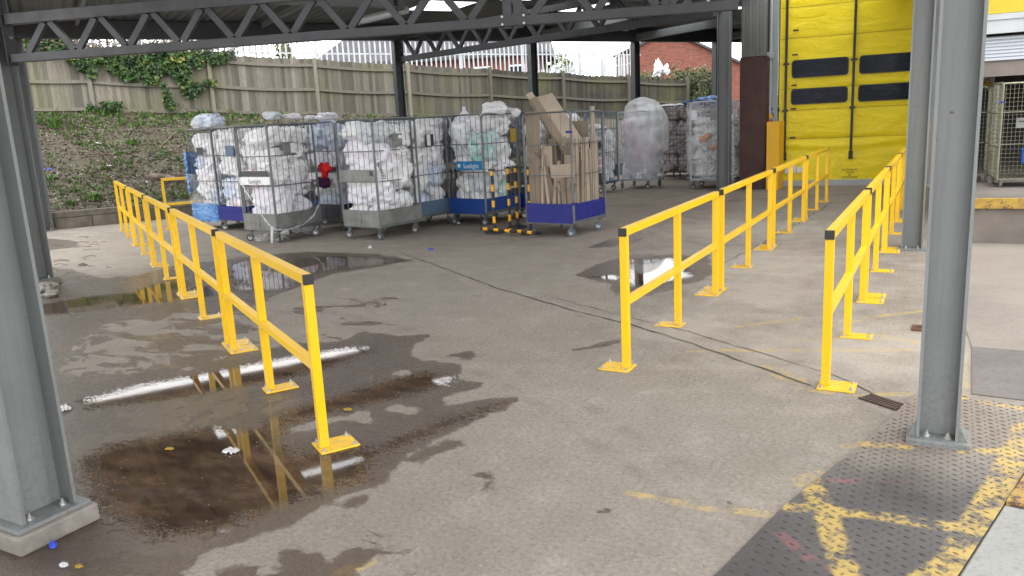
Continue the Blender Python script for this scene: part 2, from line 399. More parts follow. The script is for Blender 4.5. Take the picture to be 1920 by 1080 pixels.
def m_skylight():
    n = N('translucent roof sheet'); t = n.new('ShaderNodeBsdfTranslucent'); t.inputs['Color'].default_value = (.86, .89, .93, 1)
    tr = n.new('ShaderNodeBsdfTransparent'); mx = n.new('ShaderNodeMixShader'); mx.inputs[0].default_value = .45
    n.L(t.outputs[0], mx.inputs[1]); n.L(tr.outputs[0], mx.inputs[2]); n.L(mx.outputs[0], n.out.inputs['Surface']); return n.m
M['real_or_added_skylight'] = m_skylight()
def m_deck():
    n = N('ribbed roof sheet'); wv = n.new('ShaderNodeTexWave'); wv.inputs['Scale'].default_value = 1.6; wv.bands_direction = 'X'
    mp = n.mapv((1, 1, 1), (0, 0, -math.atan2(A.y, A.x))); n.L(mp, wv.inputs['Vector'])
    n.set('Base Color', n.mix(n.step(n.noise(.5, 3), .35, .65), (.075, .08, .09), (.11, .115, .125))).set('Roughness', .55)
    n.bump(wv.outputs['Fac'], .9, .04); return n.m
M['deck'] = m_deck()

def _z(n):
    sx = n.new('ShaderNodeSeparateXYZ'); n.L(n.co.outputs['Object'], sx.inputs[0]); return sx.outputs['Z']
def m_door():
    n = N('yellow door fabric'); w = n.noise(1.3, 5, .6, vec=n.mapv((1, 1, 2.2)), dist=.8); w2 = n.noise(.5, 3, .5)
    n.set('Base Color', n.mix(n.math('MULTIPLY', n.math('MULTIPLY', n.step(_z(n), .1, 1.5, 1, .12), n.step(n.noise(5, 6, .75, vec=n.mapv((1, 1, .5))), .5, .68)), .4), n.mix(n.step(w2, .35, .65), (.86, .66, .002), (.92, .73, .003)), (.42, .33, .06))).set('Roughness', .5)
    n.bump(w, .5, .09); return n.m
M['door'] = m_door()
def m_glass():
    n = N('dark clear pane'); n.set('Base Color', n.mix(n.step(n.noise(3, 5, .6, vec=n.mapv((1, 1, 5)), dist=1.5), .5, .75, 0, .6), (.010, .012, .02), (.05, .06, .10))).set('Roughness', .16).set('Specular IOR Level', .10)
    n.bump(n.noise(2.5, 3), .2, .02); return n.m
M['glass'] = m_glass()
def m_shutter():
    n = N('ribbed steel shutter'); n.set('Base Color', (.42, .45, .5)).set('Roughness', .45).set('Metallic', .3); return n.m
M['shutter'] = m_shutter()

def m_tread():
    n = N('worn tread plate steel'); t = n.attr('tone')
    dz = n.noise(1.1, 5, .6); f = n.noise(24, 5, .75)
    sx = n.new('ShaderNodeSeparateXYZ'); n.L(n.co.outputs['Object'], sx.inputs[0])
    warm = n.step(n.math('ADD', sx.outputs['Y'], n.math('MULTIPLY', n.math('SUBTRACT', dz, .5), 1.2)), 3.7, 4.7)
    c = n.mix(warm, n.mix(n.step(dz, .35, .65), (.046, .043, .044), (.092, .087, .085)), n.mix(n.step(dz, .35, .65), (.18, .15, .125), (.24, .21, .178)))
    c = n.mix(n.math('MULTIPLY', n.step(f, .5, .7), .4), c, (.07, .06, .055))
    pm = n.math('MULTIPLY', n.step(n.attr('paint'), -.012, .012, 1, 0), n.step(n.math('ADD', n.noise(7, 5, .75), n.math('MULTIPLY', f, .5)), .66, .80))
    c = n.mix(n.math('MULTIPLY', pm, .72), c, (.50, .35, .09))
    rm = n.math('MULTIPLY', n.step(n.attr('redpaint'), -.01, .012, 1, 0), n.step(n.noise(11, 5, .75), .46, .60))
    c = n.mix(n.math('MULTIPLY', rm, .5), c, (.30, .09, .10))
    c = n.mix(n.math('MULTIPLY', n.step(t, .5, .9), .75), c, (.03, .024, .022))  # studs darkened in the colour, standing in for their shadows
    n.set('Base Color', c).set('Roughness', n.step(f, .3, .7, .5, .75)).set('Metallic', .15).bump(n.noise(90, 3), .25, .003); return n.m
M['tread'] = m_tread()

# ------------------------------------------------------------------ ground
def sd_poly(P, poly):
    """signed distance (inside negative) of points P (n,2) to polygon"""
    poly = np.array(poly); n = len(poly); d = np.full(len(P), 1e9); ins = np.zeros(len(P), bool)
    for i in range(n):
        a = poly[i]; b = poly[(i+1) % n]; e = b-a; w = P-a
        t = np.clip((w@e)/(e@e+1e-12), 0, 1); dd = w-np.outer(t, e); d = np.minimum(d, (dd**2).sum(1))
        c = ((a[1] <= P[:, 1]) & (b[1] > P[:, 1])) | ((b[1] <= P[:, 1]) & (a[1] > P[:, 1]))
        xi = a[0]+(P[:, 1]-a[1])*(b[0]-a[0])/((b[1]-a[1]) if abs(b[1]-a[1]) > 1e-12 else 1e-12)
        ins ^= c & (P[:, 0] < xi)
    d = np.sqrt(d); return np.where(ins, -d, d)
def sd_seg(P, a, b, w):
    a = np.array(a); b = np.array(b); e = b-a; q = P-a
    t = np.clip((q@e)/(e@e+1e-12), 0, 1); return np.sqrt(((q-np.outer(t, e))**2).sum(1))-w/2
def gp(pts): return [tuple(G(x, y)[:2]) for x, y in pts]
def ell(cx, cy, rx, ry, k=0):
    return [(cx+rx*math.cos(t*PI/5)*(1+.2*math.sin(3*t+k)), cy+ry*math.sin(t*PI/5)) for t in range(10)]

WET = [
 [(300,684),(355,695),(411,671),(492,658),(539,645),(641,641),(683,624),(747,631),(811,626),(769,658),(786,675),(854,684),(867,712),(901,720),(892,731),(824,748),(837,761),(896,752),(977,744),(939,769),(888,790),(811,825),(760,854),(730,884),(732,897),(654,927),(598,957),(564,982),(496,999),(441,1014),(355,1035),(343,1082),(200,1300),(-300,1300),(-300,900),(60,780),(95,690),(150,712),(230,705)],
 [(60,500),(130,505),(190,522),(260,515),(340,495),(424,487),(491,477),(580,472),(700,476),(775,488),(700,502),(624,513),(567,535),(502,560),(480,572),(430,588),(400,590),(345,585),(300,590),(200,607),(140,640),(118,690),(60,740),(40,600)],
 [(1080,515),(1121,496),(1159,484),(1184,481),(1256,478),(1332,479),(1333,512),(1319,525),(1281,534),(1256,544),(1215,556),(1190,553),(1159,553),(1140,542),(1152,535),(1111,525)],
 [(1100,465),(1140,450),(1203,443),(1198,452),(1160,462)],
 [(1075,655),(1105,648),(1155,638),(1152,645),(1110,656)],
 [(822,669),(860,663),(880,661),(890,668),(878,675),(850,670)],
 [(762,863),(780,848),(830,830),(860,828),(850,842),(800,865)],
 [(895,892),(925,889),(926,915),(912,918)],[(645,948),(662,936),(686,930),(682,940),(655,952)],[(642,970),(658,965),(655,975)],
 [(521,1033),(564,1031),(598,1042),(619,1063),(666,1029),(715,1020),(717,1033),(683,1063),(666,1080),(640,1200),(480,1200),(505,1080),(540,1068)],
 [(400,1080),(430,1062),(487,1055),(480,1080),(460,1150),(380,1150)],
 [(60,455),(90,447),(140,452),(150,462),(90,470)],
]
DRY = [ell(755,699,17,5), [(715,770),(745,757),(775,760),(790,770),(770,777),(730,775)],
       [(534,807),(598,786),(700,769),(694,784),(705,795),(654,790),(598,803),(551,816)], [(870,706),(905,712),(890,716)]]
POOL = [
 [(175,765),(150,752),(250,722),(400,697),(520,672),(640,652),(690,648),(700,658),(640,680),(560,704),(440,728),(300,750)],
 [(150,865),(200,835),(300,818),(400,800),(470,805),(540,770),(620,745),(700,722),(800,695),(858,706),(840,722),(720,752),(600,778),(535,800),(520,830),(560,850),(640,846),(720,838),(700,870),(690,900),(600,925),(500,965),(400,1000),(300,1008),(220,985),(170,940)],
 [(700,838),(800,800),(900,768),(950,752),(900,775),(800,815),(730,845)],
 [(40,590),(60,575),(104,564),(178,555),(244,549),(282,535),(315,526),(350,528),(345,556),(327,567),(282,569),(208,578),(149,585),(84,591)],
 [(415,500),(470,486),(560,480),(640,480),(760,487),(700,499),(620,508),(570,514),(545,540),(500,546),(440,545),(420,520)],
 [(360,540),(405,535),(410,552),(365,560)],
 [(1176,487),(1262,483),(1285,500),(1300,518),(1256,527),(1228,535),(1200,540),(1176,530)],
 [(1112,519),(1150,515),(1165,521),(1150,526)],
 [(345,668),(380,650),(440,645),(470,655),(400,675)],
]
PAINT = [((1385,612),(1500,597),.07),((1620,596),(1735,582),.07),((1560,610),(1650,594),.05),((1640,627),(1735,645),.08),((1370,657),(1735,656),.07),((1180,925),(1335,955),.06),((1380,958),(1480,968),.07),
         ((1440,690),(1490,712),.16),((1500,728),(1560,736),.07),((1610,742),(1705,738),.07),((1480,640),(1610,633),.05),((1500,905),(1535,890),.10),((1585,838),(1630,832),.08),((1290,660),(1380,655),.05),((640,1075),(690,1055),.08),((1800,640),(1810,742),.05),
         ((1290,362),(1360,372),.04),((1330,520),(1460,500),.03),((1480,345),(1560,378),.05)]
def grid_axis(segs):
    out = []
    for a, b, s in segs: out += list(np.arange(a, b, s))
    return np.array(out+[segs[-1][1]])
def make_floor():
    xs = grid_axis([(-24, -9, .15), (-9, .6, .04), (.6, 1.6, .1)]); ys = grid_axis([(-2, 1.6, .12), (1.6, 10, .04), (10, 27, .14)])
    X, Y = np.meshgrid(xs, ys); P = np.stack([X.ravel(), Y.ravel()], 1)
    # keep only inside yard outline (kerb line on the left)
    nx, ny = len(xs), len(ys)
    wet = np.full(len(P), 5.)
    for w in WET: wet = np.minimum(wet, sd_poly(P, gp(w)))
    for w in DRY: wet = np.maximum(wet, -sd_poly(P, gp(w)))
    pool = np.full(len(P), 5.)
    for w in POOL: pool = np.minimum(pool, sd_poly(P, gp(w)))
    pool = np.maximum(pool, wet+.02)
    paint = np.full(len(P), 5.)
    for a, b, w in PAINT: paint = np.minimum(paint, sd_seg(P, G(*a)[:2], G(*b)[:2], w))
    sc = np.zeros(len(P))
    for (x, y, r) in ((-12.5, 9.4, 2.8), (-2.0, 9.5, 1.2), (-.6, 6.3, 1.0), (-1.6, 8, .9), (-1.9, 6.6, .5), (-2.6, 12.5, 1.2), (-10.8, 8.0, 1.4)):
        sc = np.maximum(sc, np.exp(-((P[:, 0]-x)**2+(P[:, 1]-y)**2)/(r*r)))
    damp = np.zeros(len(P)); gloss = np.zeros(len(P))
    for (px, py, r, a) in ((250, 640, 1.5, 1), (420, 620, 1.2, .9), (180, 690, 1.2, 1), (560, 590, 1.0, .7), (330, 690, .9, .9), (620, 575, .8, .6), (120, 600, 1.5, 1), (640, 960, .6, .4), (860, 860, .5, .2)):
        c_ = G(px, py); damp = np.maximum(damp, a*np.exp(-((P[:, 0]-c_.x)**2+(P[:, 1]-c_.y)**2)/(r*r)))
    for (px, py, r, a) in ((160, 540, 2.0, 1), (250, 520, 1.6, 1), (130, 680, 1.0, .9), (150, 860, .5, 1), (160, 900, .4, 1), (300, 1020, .5, .8), (520, 560, 1.0, .7), (400, 760, 1.0, .7), (220, 1000, .4, 1), (620, 700, .8, .6), (230, 640, .8, .7)):
        c_ = G(px, py); gloss = np.maximum(gloss, a*np.exp(-((P[:, 0]-c_.x)**2+(P[:, 1]-c_.y)**2)/(r*r)))
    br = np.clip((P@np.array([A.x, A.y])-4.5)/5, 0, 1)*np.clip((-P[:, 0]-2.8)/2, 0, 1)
    V = np.column_stack([P, np.zeros(len(P))])
    idx = np.arange(nx*ny).reshape(ny, nx)
    q = np.stack([idx[:-1, :-1], idx[:-1, 1:], idx[1:, 1:], idx[1:, :-1]], -1).reshape(-1, 4)
    cen = V[q].mean(1)[:, :2]
    s = (cen-np.array([-17.0, 10.3]))@np.array([-B.x, -B.y])
    keep = s < .35
    q = q[keep]
    me = bpy.data.meshes.new('yard_floor'); me.from_pydata(V.tolist(), [], q.tolist())
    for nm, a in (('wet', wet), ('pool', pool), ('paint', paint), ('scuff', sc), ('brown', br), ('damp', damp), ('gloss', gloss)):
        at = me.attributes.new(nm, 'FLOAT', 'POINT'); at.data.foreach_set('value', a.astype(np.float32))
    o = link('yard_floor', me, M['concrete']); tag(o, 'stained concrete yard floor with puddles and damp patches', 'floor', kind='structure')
make_floor()
# outer ground to the horizon
g = MB(); g.quad((-400, -400, -.06), (400, -400, -.06), (400, 400, -.06), (-400, 400, -.06))
tag(g.build('ground', M['yard']), 'open yard and land around the canopy', 'ground', kind='structure')
# right hand yard surfaces
g = MB(); g.prism([(.22, 5.45), (6, 5.0), (6, 6.55), (.24, 6.55)], .002, .006); tag(g.build('asphalt_patch', M['asphalt']), 'dark asphalt strip right of the steel post', 'road', kind='structure')
g = MB(); g.prism([(.24, 6.55), (12, 6.55), (12, 11.5), (.0, 11.5), (.1, 9)], .002, .006); tag(g.build('yard_surface', M['yard']), 'worn light surface in front of the dock', 'road', kind='structure')

# floor joints and cracks
def crack(name, pts, w, jit=.012, z=.0045, step=.12):
    m = MB(); P = [G(x, y) for x, y in pts]; out = []
    for a, b in zip(P, P[1:]):
        n = max(1, int((b-a).length/step))
        for i in range(n): out.append(a.lerp(b, i/n))
    out.append(P[-1]); L = []
    for i, p in enumerate(out):
        d = (out[min(i+1, len(out)-1)]-out[max(i-1, 0)]).normalized(); nn = Vector((-d.y, d.x, 0))
        c = p+nn*random.uniform(-jit, jit); ww = w*random.uniform(.3, 1.2)
        L.append((c-nn*ww/2, c+nn*ww/2))
    for (a, b), (c, d) in zip(L, L[1:]): m.quad((a.x, a.y, z), (b.x, b.y, z), (d.x, d.y, z), (c.x, c.y, z))
    o = m.build(name, M['crack']); tag(o, kind='structure'); return o
M['crack'] = simple('dark joint filler', (.045, .036, .03), .9, 0, .3, 20, 0)
crack('floor_crack', [(745,472),(830,502),(930,540),(1060,578),(1175,607),(1300,645),(1400,682),(1525,724)], .016)
crack('floor_crack', [(1010,548),(1080,570),(1200,600),(1290,622),(1400,655),(1560,702),(1640,742)], .009)
crack('floor_joint', [(1050,387),(1130,387.5),(1250,384),(1330,379),(1440,372),(1560,366),(1700,360)], .05, .02)
crack('floor_joint', [(60,502),(180,500),(330,482),(480,470)], .012, .02)
crack('floor_joint', [(745,492),(880,465),(1000,446),(1100,430)], .012, .02)
crack('floor_crack', [(1165,392),(1240,372),(1300,362)], .02)
crack('floor_crack', [(1345,500),(1480,430),(1560,380)], .014, .03)

# ------------------------------------------------------------------ drain grate
t = empty('drain_grate', G(1655, 755), 'rusty slotted drain grate beside the tread plate', 'drain')
gc = G(1655, 757); gd = (G(1692, 768)-G(1620, 745)).normalized(); gr = math.atan2(gd.y, gd.x)
m = MB(); m.box((0, 0, .004), (.25, .11, .004)); m.build('channel', M['crack'], t)
m = MB()
for k in range(11): m.box((-.118+k*.0235, 0, .0085), (.011, .095, .005))
for s in (-1, 1): m.box((0, s*.053, .0085), (.26, .012, .006))
m.build('grating', M['rusty'] if 'rusty' in M else simple('rusty iron', (.10, .06, .045), .7, .3, .3, 20, .3, 60), t)
t.rotation_euler = (0, 0, gr)

# ------------------------------------------------------------------ tread plate
PL = [(-1.05, 1.9), (-.71, 2.86), (-.57, 3.53), (-.3, 4.44), (-.09, 5.33), (.13, 5.39), (.95, 5.22), (.62, 4.75), (.44, 4.40), (.31, 3.9), (.13, 3.22), (-.2, 2.0)]
def make_plate():
    t = empty('tread_plate', (0, 0, 0), 'worn diamond pattern steel floor plate with faded yellow stripes', 'floor plate')
    sp = .06; xs = np.arange(-1.1, 1.0, sp/2); ys = np.arange(1.85, 5.45, sp/2)
    V = []; Fc = []; T = []
    P = np.array(PL)
    # flat sheet as grid for paint attribute
    X, Y = np.meshgrid(xs, ys); pts = np.stack([X.ravel(), Y.ravel()], 1); sd = sd_poly(pts, PL)
    nx = len(xs); ny = len(ys); idx = np.arange(nx*ny).reshape(ny, nx)
    # snap boundary vertices onto outline
    def snap(p):
        best = None
        for i in range(len(PL)):
            a = np.array(PL[i]); b = np.array(PL[(i+1) % len(PL)]); e = b-a; tt = np.clip(((p-a)@e)/(e@e), 0, 1); c = a+e*tt
            d = ((p-c)**2).sum()
            if best is None or d < best[0]: best = (d, c)
        return best[1]
    P2 = pts.copy()
    for i in np.where((sd > 0) & (sd < .045))[0]: P2[i] = snap(pts[i])
    V = [(p[0], p[1], .012) for p in P2]; T = [0.]*len(V)
    q = np.stack([idx[:-1, :-1], idx[:-1, 1:], idx[1:, 1:], idx[1:, :-1]], -1).reshape(-1, 4)
    okv = sd < .045
    Fc = [tuple(f) for f in q if okv[f].all() and (sd[f] < 0).any()]
    # lozenges: raised studs, alternate diagonals
    p = .030; i = 0
    for iy, y in enumerate(np.arange(1.9, 5.4, p)):
        for ix, x in enumerate(np.arange(-1.05, .95, p)):
            if (ix+iy) % 2: continue
            i += 1; a = PI/4*(1 if (ix//1+iy//1) % 4 < 2 else -1)+.35
            if (ix % 2): a = -PI/4+.35
            else: a = PI/4+.35
            if sd_poly(np.array([[x, y]]), PL)[0] > -.02: continue
            if y < 2.5: continue
            c, s = math.cos(a), math.sin(a); hl, hw = .0165, .0052; n0 = len(V)
            for lx, ly, z, tn in ((-hl, 0, .0122, .9), (0, -hw, .0122, .9), (hl, 0, .0122, .9), (0, hw, .0122, .9), (-hl*.5, 0, .0155, .85), (0, -hw*.4, .0160, .85), (hl*.5, 0, .0155, .85), (0, hw*.4, .0160, .85)):
                V.append((x+lx*c-ly*s, y+lx*s+ly*c, z)); T.append(tn)
            Fc += [(n0+k, n0+(k+1) % 4, n0+4+(k+1) % 4, n0+4+k) for k in range(4)]+[(n0+4, n0+5, n0+6, n0+7)]
    me = bpy.data.meshes.new('plate'); me.from_pydata(V, [], Fc)
    VV = np.array(V)[:, :2]
    paint = np.full(len(V), 5.)
    for a, b, w in (((1478,955),(1620,968),.085),((1620,968),(1850,1003),.085),((1515,900),(1545,965),.11),((1545,965),(1590,1085),.11),((1925,805),(1880,905),.13),((1880,905),(1790,1060),.13),((1790,1060),(1700,1120),.13),((1610,835),(1700,842),.07),((1810,852),(1890,850),.08),((1790,748),(1925,772),.06),((1700,735),(1740,742),.05)):
        paint = np.minimum(paint, sd_seg(VV, G(*a)[:2], G(*b)[:2], w))
    red = np.full(len(V), 5.)
    for a, b, w in (((1450,995),(1545,1075),.05),((1560,905),(1700,905),.04)): red = np.minimum(red, sd_seg(VV, G(*a)[:2], G(*b)[:2], w))
    for nm, a in (('tone', T), ('paint', paint), ('redpaint', red)):
        at = me.attributes.new(nm, 'FLOAT', 'POINT'); at.data.foreach_set('value', np.array(a, np.float32))
    link('plate_sheet', me, M['tread'], t)
    m = MB()
    for a, b in zip(PL, PL[1:]+PL[:1]):
        m.quad((a[0], a[1], 0), (b[0], b[1], 0), (b[0], b[1], .012), (a[0], a[1], .012))
    m.build('plate_edge', M['crack'], t)
make_plate()
# right of the plate: yellow kerb nosing, gravel pit, slab
g = MB(); g.prism([(.135, 3.2), (.315, 3.89), (1.2, 3.75), (1.2, 1.6), (-.3, 1.6), (-.19, 1.98)], .004, .014); tag(g.build('concrete_slab', M['slab'], bevel=.003), 'pale concrete slab at the right foot of the plate', 'paving', kind='structure')
g = MB(); g.prism([(.32, 3.91), (.45, 4.38), (.60, 4.66), (.66, 4.63), (.52, 4.35), (.40, 3.90)], .0, .03); tag(g.build('kerb_edge', M['nosing']), 'chipped yellow kerb edge beside the gravel', 'kerb', kind='structure')
g = MB(); g.prism([(.41, 3.88), (.53, 4.34), (.68, 4.62), (1.6, 4.6), (1.6, 3.7)], .001, .004); tag(g.build('gravel', M['gravel']), 'dark gravel strip beside the plate', 'gravel', kind='structure')
m = MB()
for k in range(900):
    x = random.uniform(.38, 1.2); y = random.uniform(3.85, 4.6); r = random.uniform(.008, .02)
    if x < .40+(y-3.88)*.28: continue
    c = Vector((x, y, .006+r*.4)); vs = [c+Vector((random.uniform(.6, 1)*dx*r, random.uniform(.6, 1)*dy*r, random.uniform(.6, 1)*dz*r)) for dx, dy, dz in ((1,0,0),(0,1,0),(-1,0,0),(0,-1,0),(0,0,1),(0,0,-1))]
    m.add(vs, [(0,1,4),(1,2,4),(2,3,4),(3,0,4),(1,0,5),(2,1,5),(3,2,5),(0,3,5)])
tag(m.build('gravel_stones', M['gravel']), 'loose dark stones in the strip by the plate', 'gravel', kind='stuff')

# ------------------------------------------------------------------ guard rails
RH = 1.03; PS = .055
def rail_section(L, posts, label, group, p0, ang, plate_side, first_w=.2, last_w=.2):
    """local x along the rail; plate reaches to local y*plate_side"""
    t = empty('guard_rail', (p0[0], p0[1], 0), label, 'guard rail', group, ang)
    m = MB(); m.box((L/2, 0, RH-PS/2), (L+PS-.006, PS, PS)); m.build('top_rail', M['rail'], t, bevel=.004)
    for a, b in zip(posts, posts[1:]):
        m = MB(); m.box(((a+b)/2, 0, .50), (b-a-PS+.004, PS-.004, PS-.004)); m.build('mid_rail', M['rail'], t, bevel=.004)
    for i, px in enumerate(posts):
        m = MB(); m.box((px, 0, (RH-PS+.012)/2), (PS, PS-.002, RH-PS-.012)); m.build('post', M['rail'], t, bevel=.004)
        w = .15 if 0 < i < len(posts)-1 else (first_w if i == 0 else last_w)
        cy = plate_side*(.115-.045)
        m = MB(); m.box((px, cy, .006), (w, .23, .011)); bp = m.build('base_plate', M['rail'], t, bevel=.003)
        for dx, dy in ((-w/2+.022, cy-.09), (w/2-.022, cy-.09), (-w/2+.022, cy+.09), (w/2-.022, cy+.09)):
            m = MB(); m.disc((px+dx, dy, .014), (0, 0, 1), .014, .004, 12); m.disc((px+dx, dy, .021), (0, 0, 1), .0095, .010, 6); m.disc((px+dx, dy, .030), (0, 0, 1), .0045, .014, 8)
            m.build('bolt', M['bolt'], bp)
    for px in (-PS/2-.002, L+PS/2+.002):
        m = MB(); m.box((px, 0, RH-PS/2), (.016, PS+.004, PS+.004)); m.build('end_cap', M['cap'], t, bevel=.003)
    return t
SL, GAP = 2.553, .2315
ordn = ['nearest', 'second', 'third', 'fourth', 'fifth']
for base, ang, n, side, what in (((-1.9626, 5.2442), PI/2, 4, 1, 'middle'), ((-.6167, 5.324), PI/2, 4, -1, 'right'), ((-3.0896, 3.2662), PI/2+1.0182, 5, -1, 'left')):
    d = Vector((math.cos(ang), math.sin(ang), 0)); s = 0
    for k in range(n):
        p = Vector((*base, 0))+d*s
        txt = {'middle': ['yellow guard rail nearest the camera in the middle row, by the small puddle', 'second yellow guard rail of the middle row, past the small puddle', 'third yellow guard rail of the middle row, counted from the near end', 'yellow guard rail at the far end of the middle row, before the yellow door'],
               'right': ['yellow guard rail at the near end of the right row, beside the drain grate', 'second yellow guard rail of the right row, counted from the drain grate', 'third yellow guard rail of the right row, counted from the drain grate', 'yellow guard rail at the far end of the right row, by the door'],
               'left': ['yellow guard rail nearest the camera in the left row, standing in the big brown puddle', 'second yellow guard rail of the left row, behind the one in the puddle', 'third yellow guard rail of the left row, over the green reflecting water', 'fourth yellow guard rail of the left row, counted from the near end', 'farthest yellow guard rail of the left row, end on to the bank']}[what][k]
        rail_section(SL, [0, SL/2, SL], txt, 'yellow guard rails bolted to the floor', p, ang, side)
        s += SL+GAP
# perpendicular section at the far end of the left row
pa = G(243, 441); 
pb = pa + Vector((math.cos(.58), math.sin(.58), 0))*2.2
rail_section(2.2, [0, 2.2], 'yellow guard rail across the far end of the left row, beside the wrapped cage', 'yellow guard rails bolted to the floor', (-13.9, 10.9), math.atan2(A.y, A.x)-.1, -1)

# ------------------------------------------------------------------ steel columns
def ibeam_prof(web, fl, tf=.016, tw=.012):
    # web along local x, flanges along local y
    return web, fl, tf, tw
def column(name, loc, rz, web, fl, h, label, plate=.0, plinth=None, mat='steel', gusset=False, group='grey steel canopy columns'):
    t = empty(name, (loc[0], loc[1], 0), label, 'column', group, rz)
    z0 = .0
    if plinth:
        m = MB(); m.box((0, 0, plinth/2), (web+.13, fl+.12, plinth)); m.build('plinth', M['plinth'], t, bevel=.012); z0 = plinth
    m = MB(); m.box((0, 0, z0+.011), (web+.09, fl+.07, .020)); 
    if gusset: m.box((.004, -.01, z0+.032), (web+.10, fl+.05, .020))
    m.build('base_plate', M['steel'], t, bevel=.003); z1 = z0+(.043 if gusset else .022)
    m = MB(); tf, tw = .016, .012
    m.box((0, 0, (z1+h)/2), (web-2*tf, tw, h-z1))
    for s in (-1, 1): m.box((s*(web/2-tf/2), 0, (z1+h)/2), (tf, fl, h-z1))
    m.build('shaft', M[mat], t)
    if gusset:
        m = MB()
        for s in (-1, 1):
            m.add([(s*web/2, -fl/2+.01, z1), (s*(web/2+.04), -fl/2+.01, z1), (s*web/2, -fl/2+.01, z1+.09), (s*web/2, -fl/2+.022, z1), (s*(web/2+.04), -fl/2+.022, z1), (s*web/2, -fl/2+.022, z1+.09)],
                  [(0,1,2),(3,5,4),(0,3,4,1),(1,4,5,2)])
        m.build('gusset', M['steel'], t)
    for dx in (-1, 1):
        for dy in (-1, 1): 
            m = MB(); p = (dx*(web/2-.05), dy*(fl/2-.035), z1+.008); m.disc((p[0], p[1], z1+.002), (0,0,1), .022, .005, 14); m.disc(p, (0, 0, 1), .015, .018, 6); m.disc((p[0], p[1], z1+.022), (0, 0, 1), .008, .02, 8); m.build('bolt', M['bolt'], t)
    return t
# near columns
column('steel_column', (-3.715, 1.97, 0), PI/2, .26, .22, 4.3, 'large grey steel column at the left edge on a concrete plinth, nearest the camera', plinth=.09)
column('steel_column', (-10.42, 6.08, 0), PI/2+.1, .26, .24, 4.3, 'grey steel column on the left carrying the truss, standing on a broken plinth', plinth=.07)
column('steel_column', (-16.95, 10.20, 0), PI/2+.1, .26, .24, 4.3, 'grey steel column at the left by the kerb of the bank, farthest of its three')
column('steel_column', (.036, 4.60, 0), .0, .20, .18, 4.3, 'large grey steel column on the right standing on the tread plate', gusset=True)
column('steel_column', (-.315, 10.95, 0), .0, .235, .24, 4.3, 'grey steel column behind the large right one, beside the guard rails', plinth=None)
column('steel_column', (-4.43, 18.35, 0), .05, .27, .30, 3.95, 'grey steel column in front of the white wrapped cage, left of the brown pillar')
C3 = Vector((-16.83, 10.12, 0))
for tt, lab in ((8.35, 'dark grey eaves column rising behind the grey cages'), (12.4, 'dark grey eaves column behind the cage of cardboard'), (16.05, 'dark grey eaves column left of the brick gable'), (19.36, 'dark grey eaves column right of the brick gable, behind the hedge'), ):
    p = C3+A*tt
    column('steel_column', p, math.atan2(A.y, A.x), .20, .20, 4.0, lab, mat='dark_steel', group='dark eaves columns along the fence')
p = G(1385, 300); p = C3+A*22.8+B*.3
column('steel_column', p, math.atan2(A.y, A.x), .20, .20, 4.0, 'thin far column between the near grey column and the brown pillar', mat='dark_steel', group='dark eaves columns along the fence')

# ------------------------------------------------------------------ canopy (roof, beams, trusses)
canopy = empty('canopy', (0, 0, 0), 'grey steel canopy roof with real and added skylights over the yard', 'canopy')
def ab(a, b, z): p = C3+A*a+B*b; return Vector((p.x, p.y, z))
SKY = [(7.65, 8.85, 2.2, 3.75), (8.9, 9.9, 4.0, 5.4), (15.55, 16.2, 1.2, 3.0), (15.95, 16.5, 3.1, 4.3), (3.45, 4.65, 5.6, 6.9), (1.75, 2.75, 6.0, 7.3), (2.5, 3.1, 1.4, 2.9), (12.2, 13.2, 6, 7.5), (6.5, 9.5, 9.6, 11.0), (1.5, 4.5, 10.2, 11.4), (-1.5, 1.2, 11.4, 12.6), (11.5, 14.0, 9.4, 10.4), (5.2, 6.9, 3.2, 4.4), (11.0, 12.2, 2.6, 4.2), (1.0, 3.5, 15.2, 16.2), (13.6, 16.6, 6.6, 8.4), (12.4, 14.6, 4.4, 5.8), (6.5, 9.5, 12.4, 13.6), (10.0, 12.6, 11.0, 12.0), (2.0, 4.6, 12.8, 13.8)]
def bmax(a):
    pts = [(-4.6, 22.8), (4.0, 17.5), (9.2, 14.0), (17.2, 8.9), (17.25, 6.4), (23.5, 4.0)]
    for (a0, b0), (a1, b1) in zip(pts, pts[1:]):
        if a <= a1: return b0+(b1-b0)*(a-a0)/(a1-a0)
    return pts[-1][1]
def make_deck():
    al = sorted(set([round(-4.4+.5*i, 3) for i in range(55)]+[s for k in SKY for s in k[:2]]+[17.2, 17.25, 23.0])); al = [a for a in al if a <= 23.0]  # roof runs on unseen past the near columns, added to darken the foreground
    m = MB(); zt = 4.34
    bl = sorted(set([-.3]+[round(.5*i, 3) for i in range(47)]+[s for k in SKY for s in k[2:]]))
    for a0, a1 in zip(al, al[1:]):
        B0, B1 = bmax(a0), bmax(a1)
        for b0, b1 in zip(bl, bl[1:]):
            if b0 >= min(B0, B1)-.01 and b0 >= max(B0, B1): break
            ca, cb = (a0+a1)/2, (b0+b1)/2
            if ca < -.4 and cb < 9.5: continue
            if any(s[0] <= ca <= s[1] and s[2] <= cb <= s[3] for s in SKY): continue
            q = [ab(a0, min(b0, B0), zt), ab(a1, min(b0, B1), zt), ab(a1, min(b1, B1), zt), ab(a0, min(b1, B0), zt)]
            m.add(q+[v+Zv*.04 for v in q], [(3, 2, 1, 0), (4, 5, 6, 7)])
    m.build('roof_sheet', M['deck'], canopy)
    for s in SKY:
        m = MB(); m.quad(ab(s[0], s[2], zt+.03), ab(s[1], s[2], zt+.03), ab(s[1], s[3], zt+.03), ab(s[0], s[3], zt+.03)); m.build('real_or_added_skylight', M['real_or_added_skylight'], canopy)
make_deck()
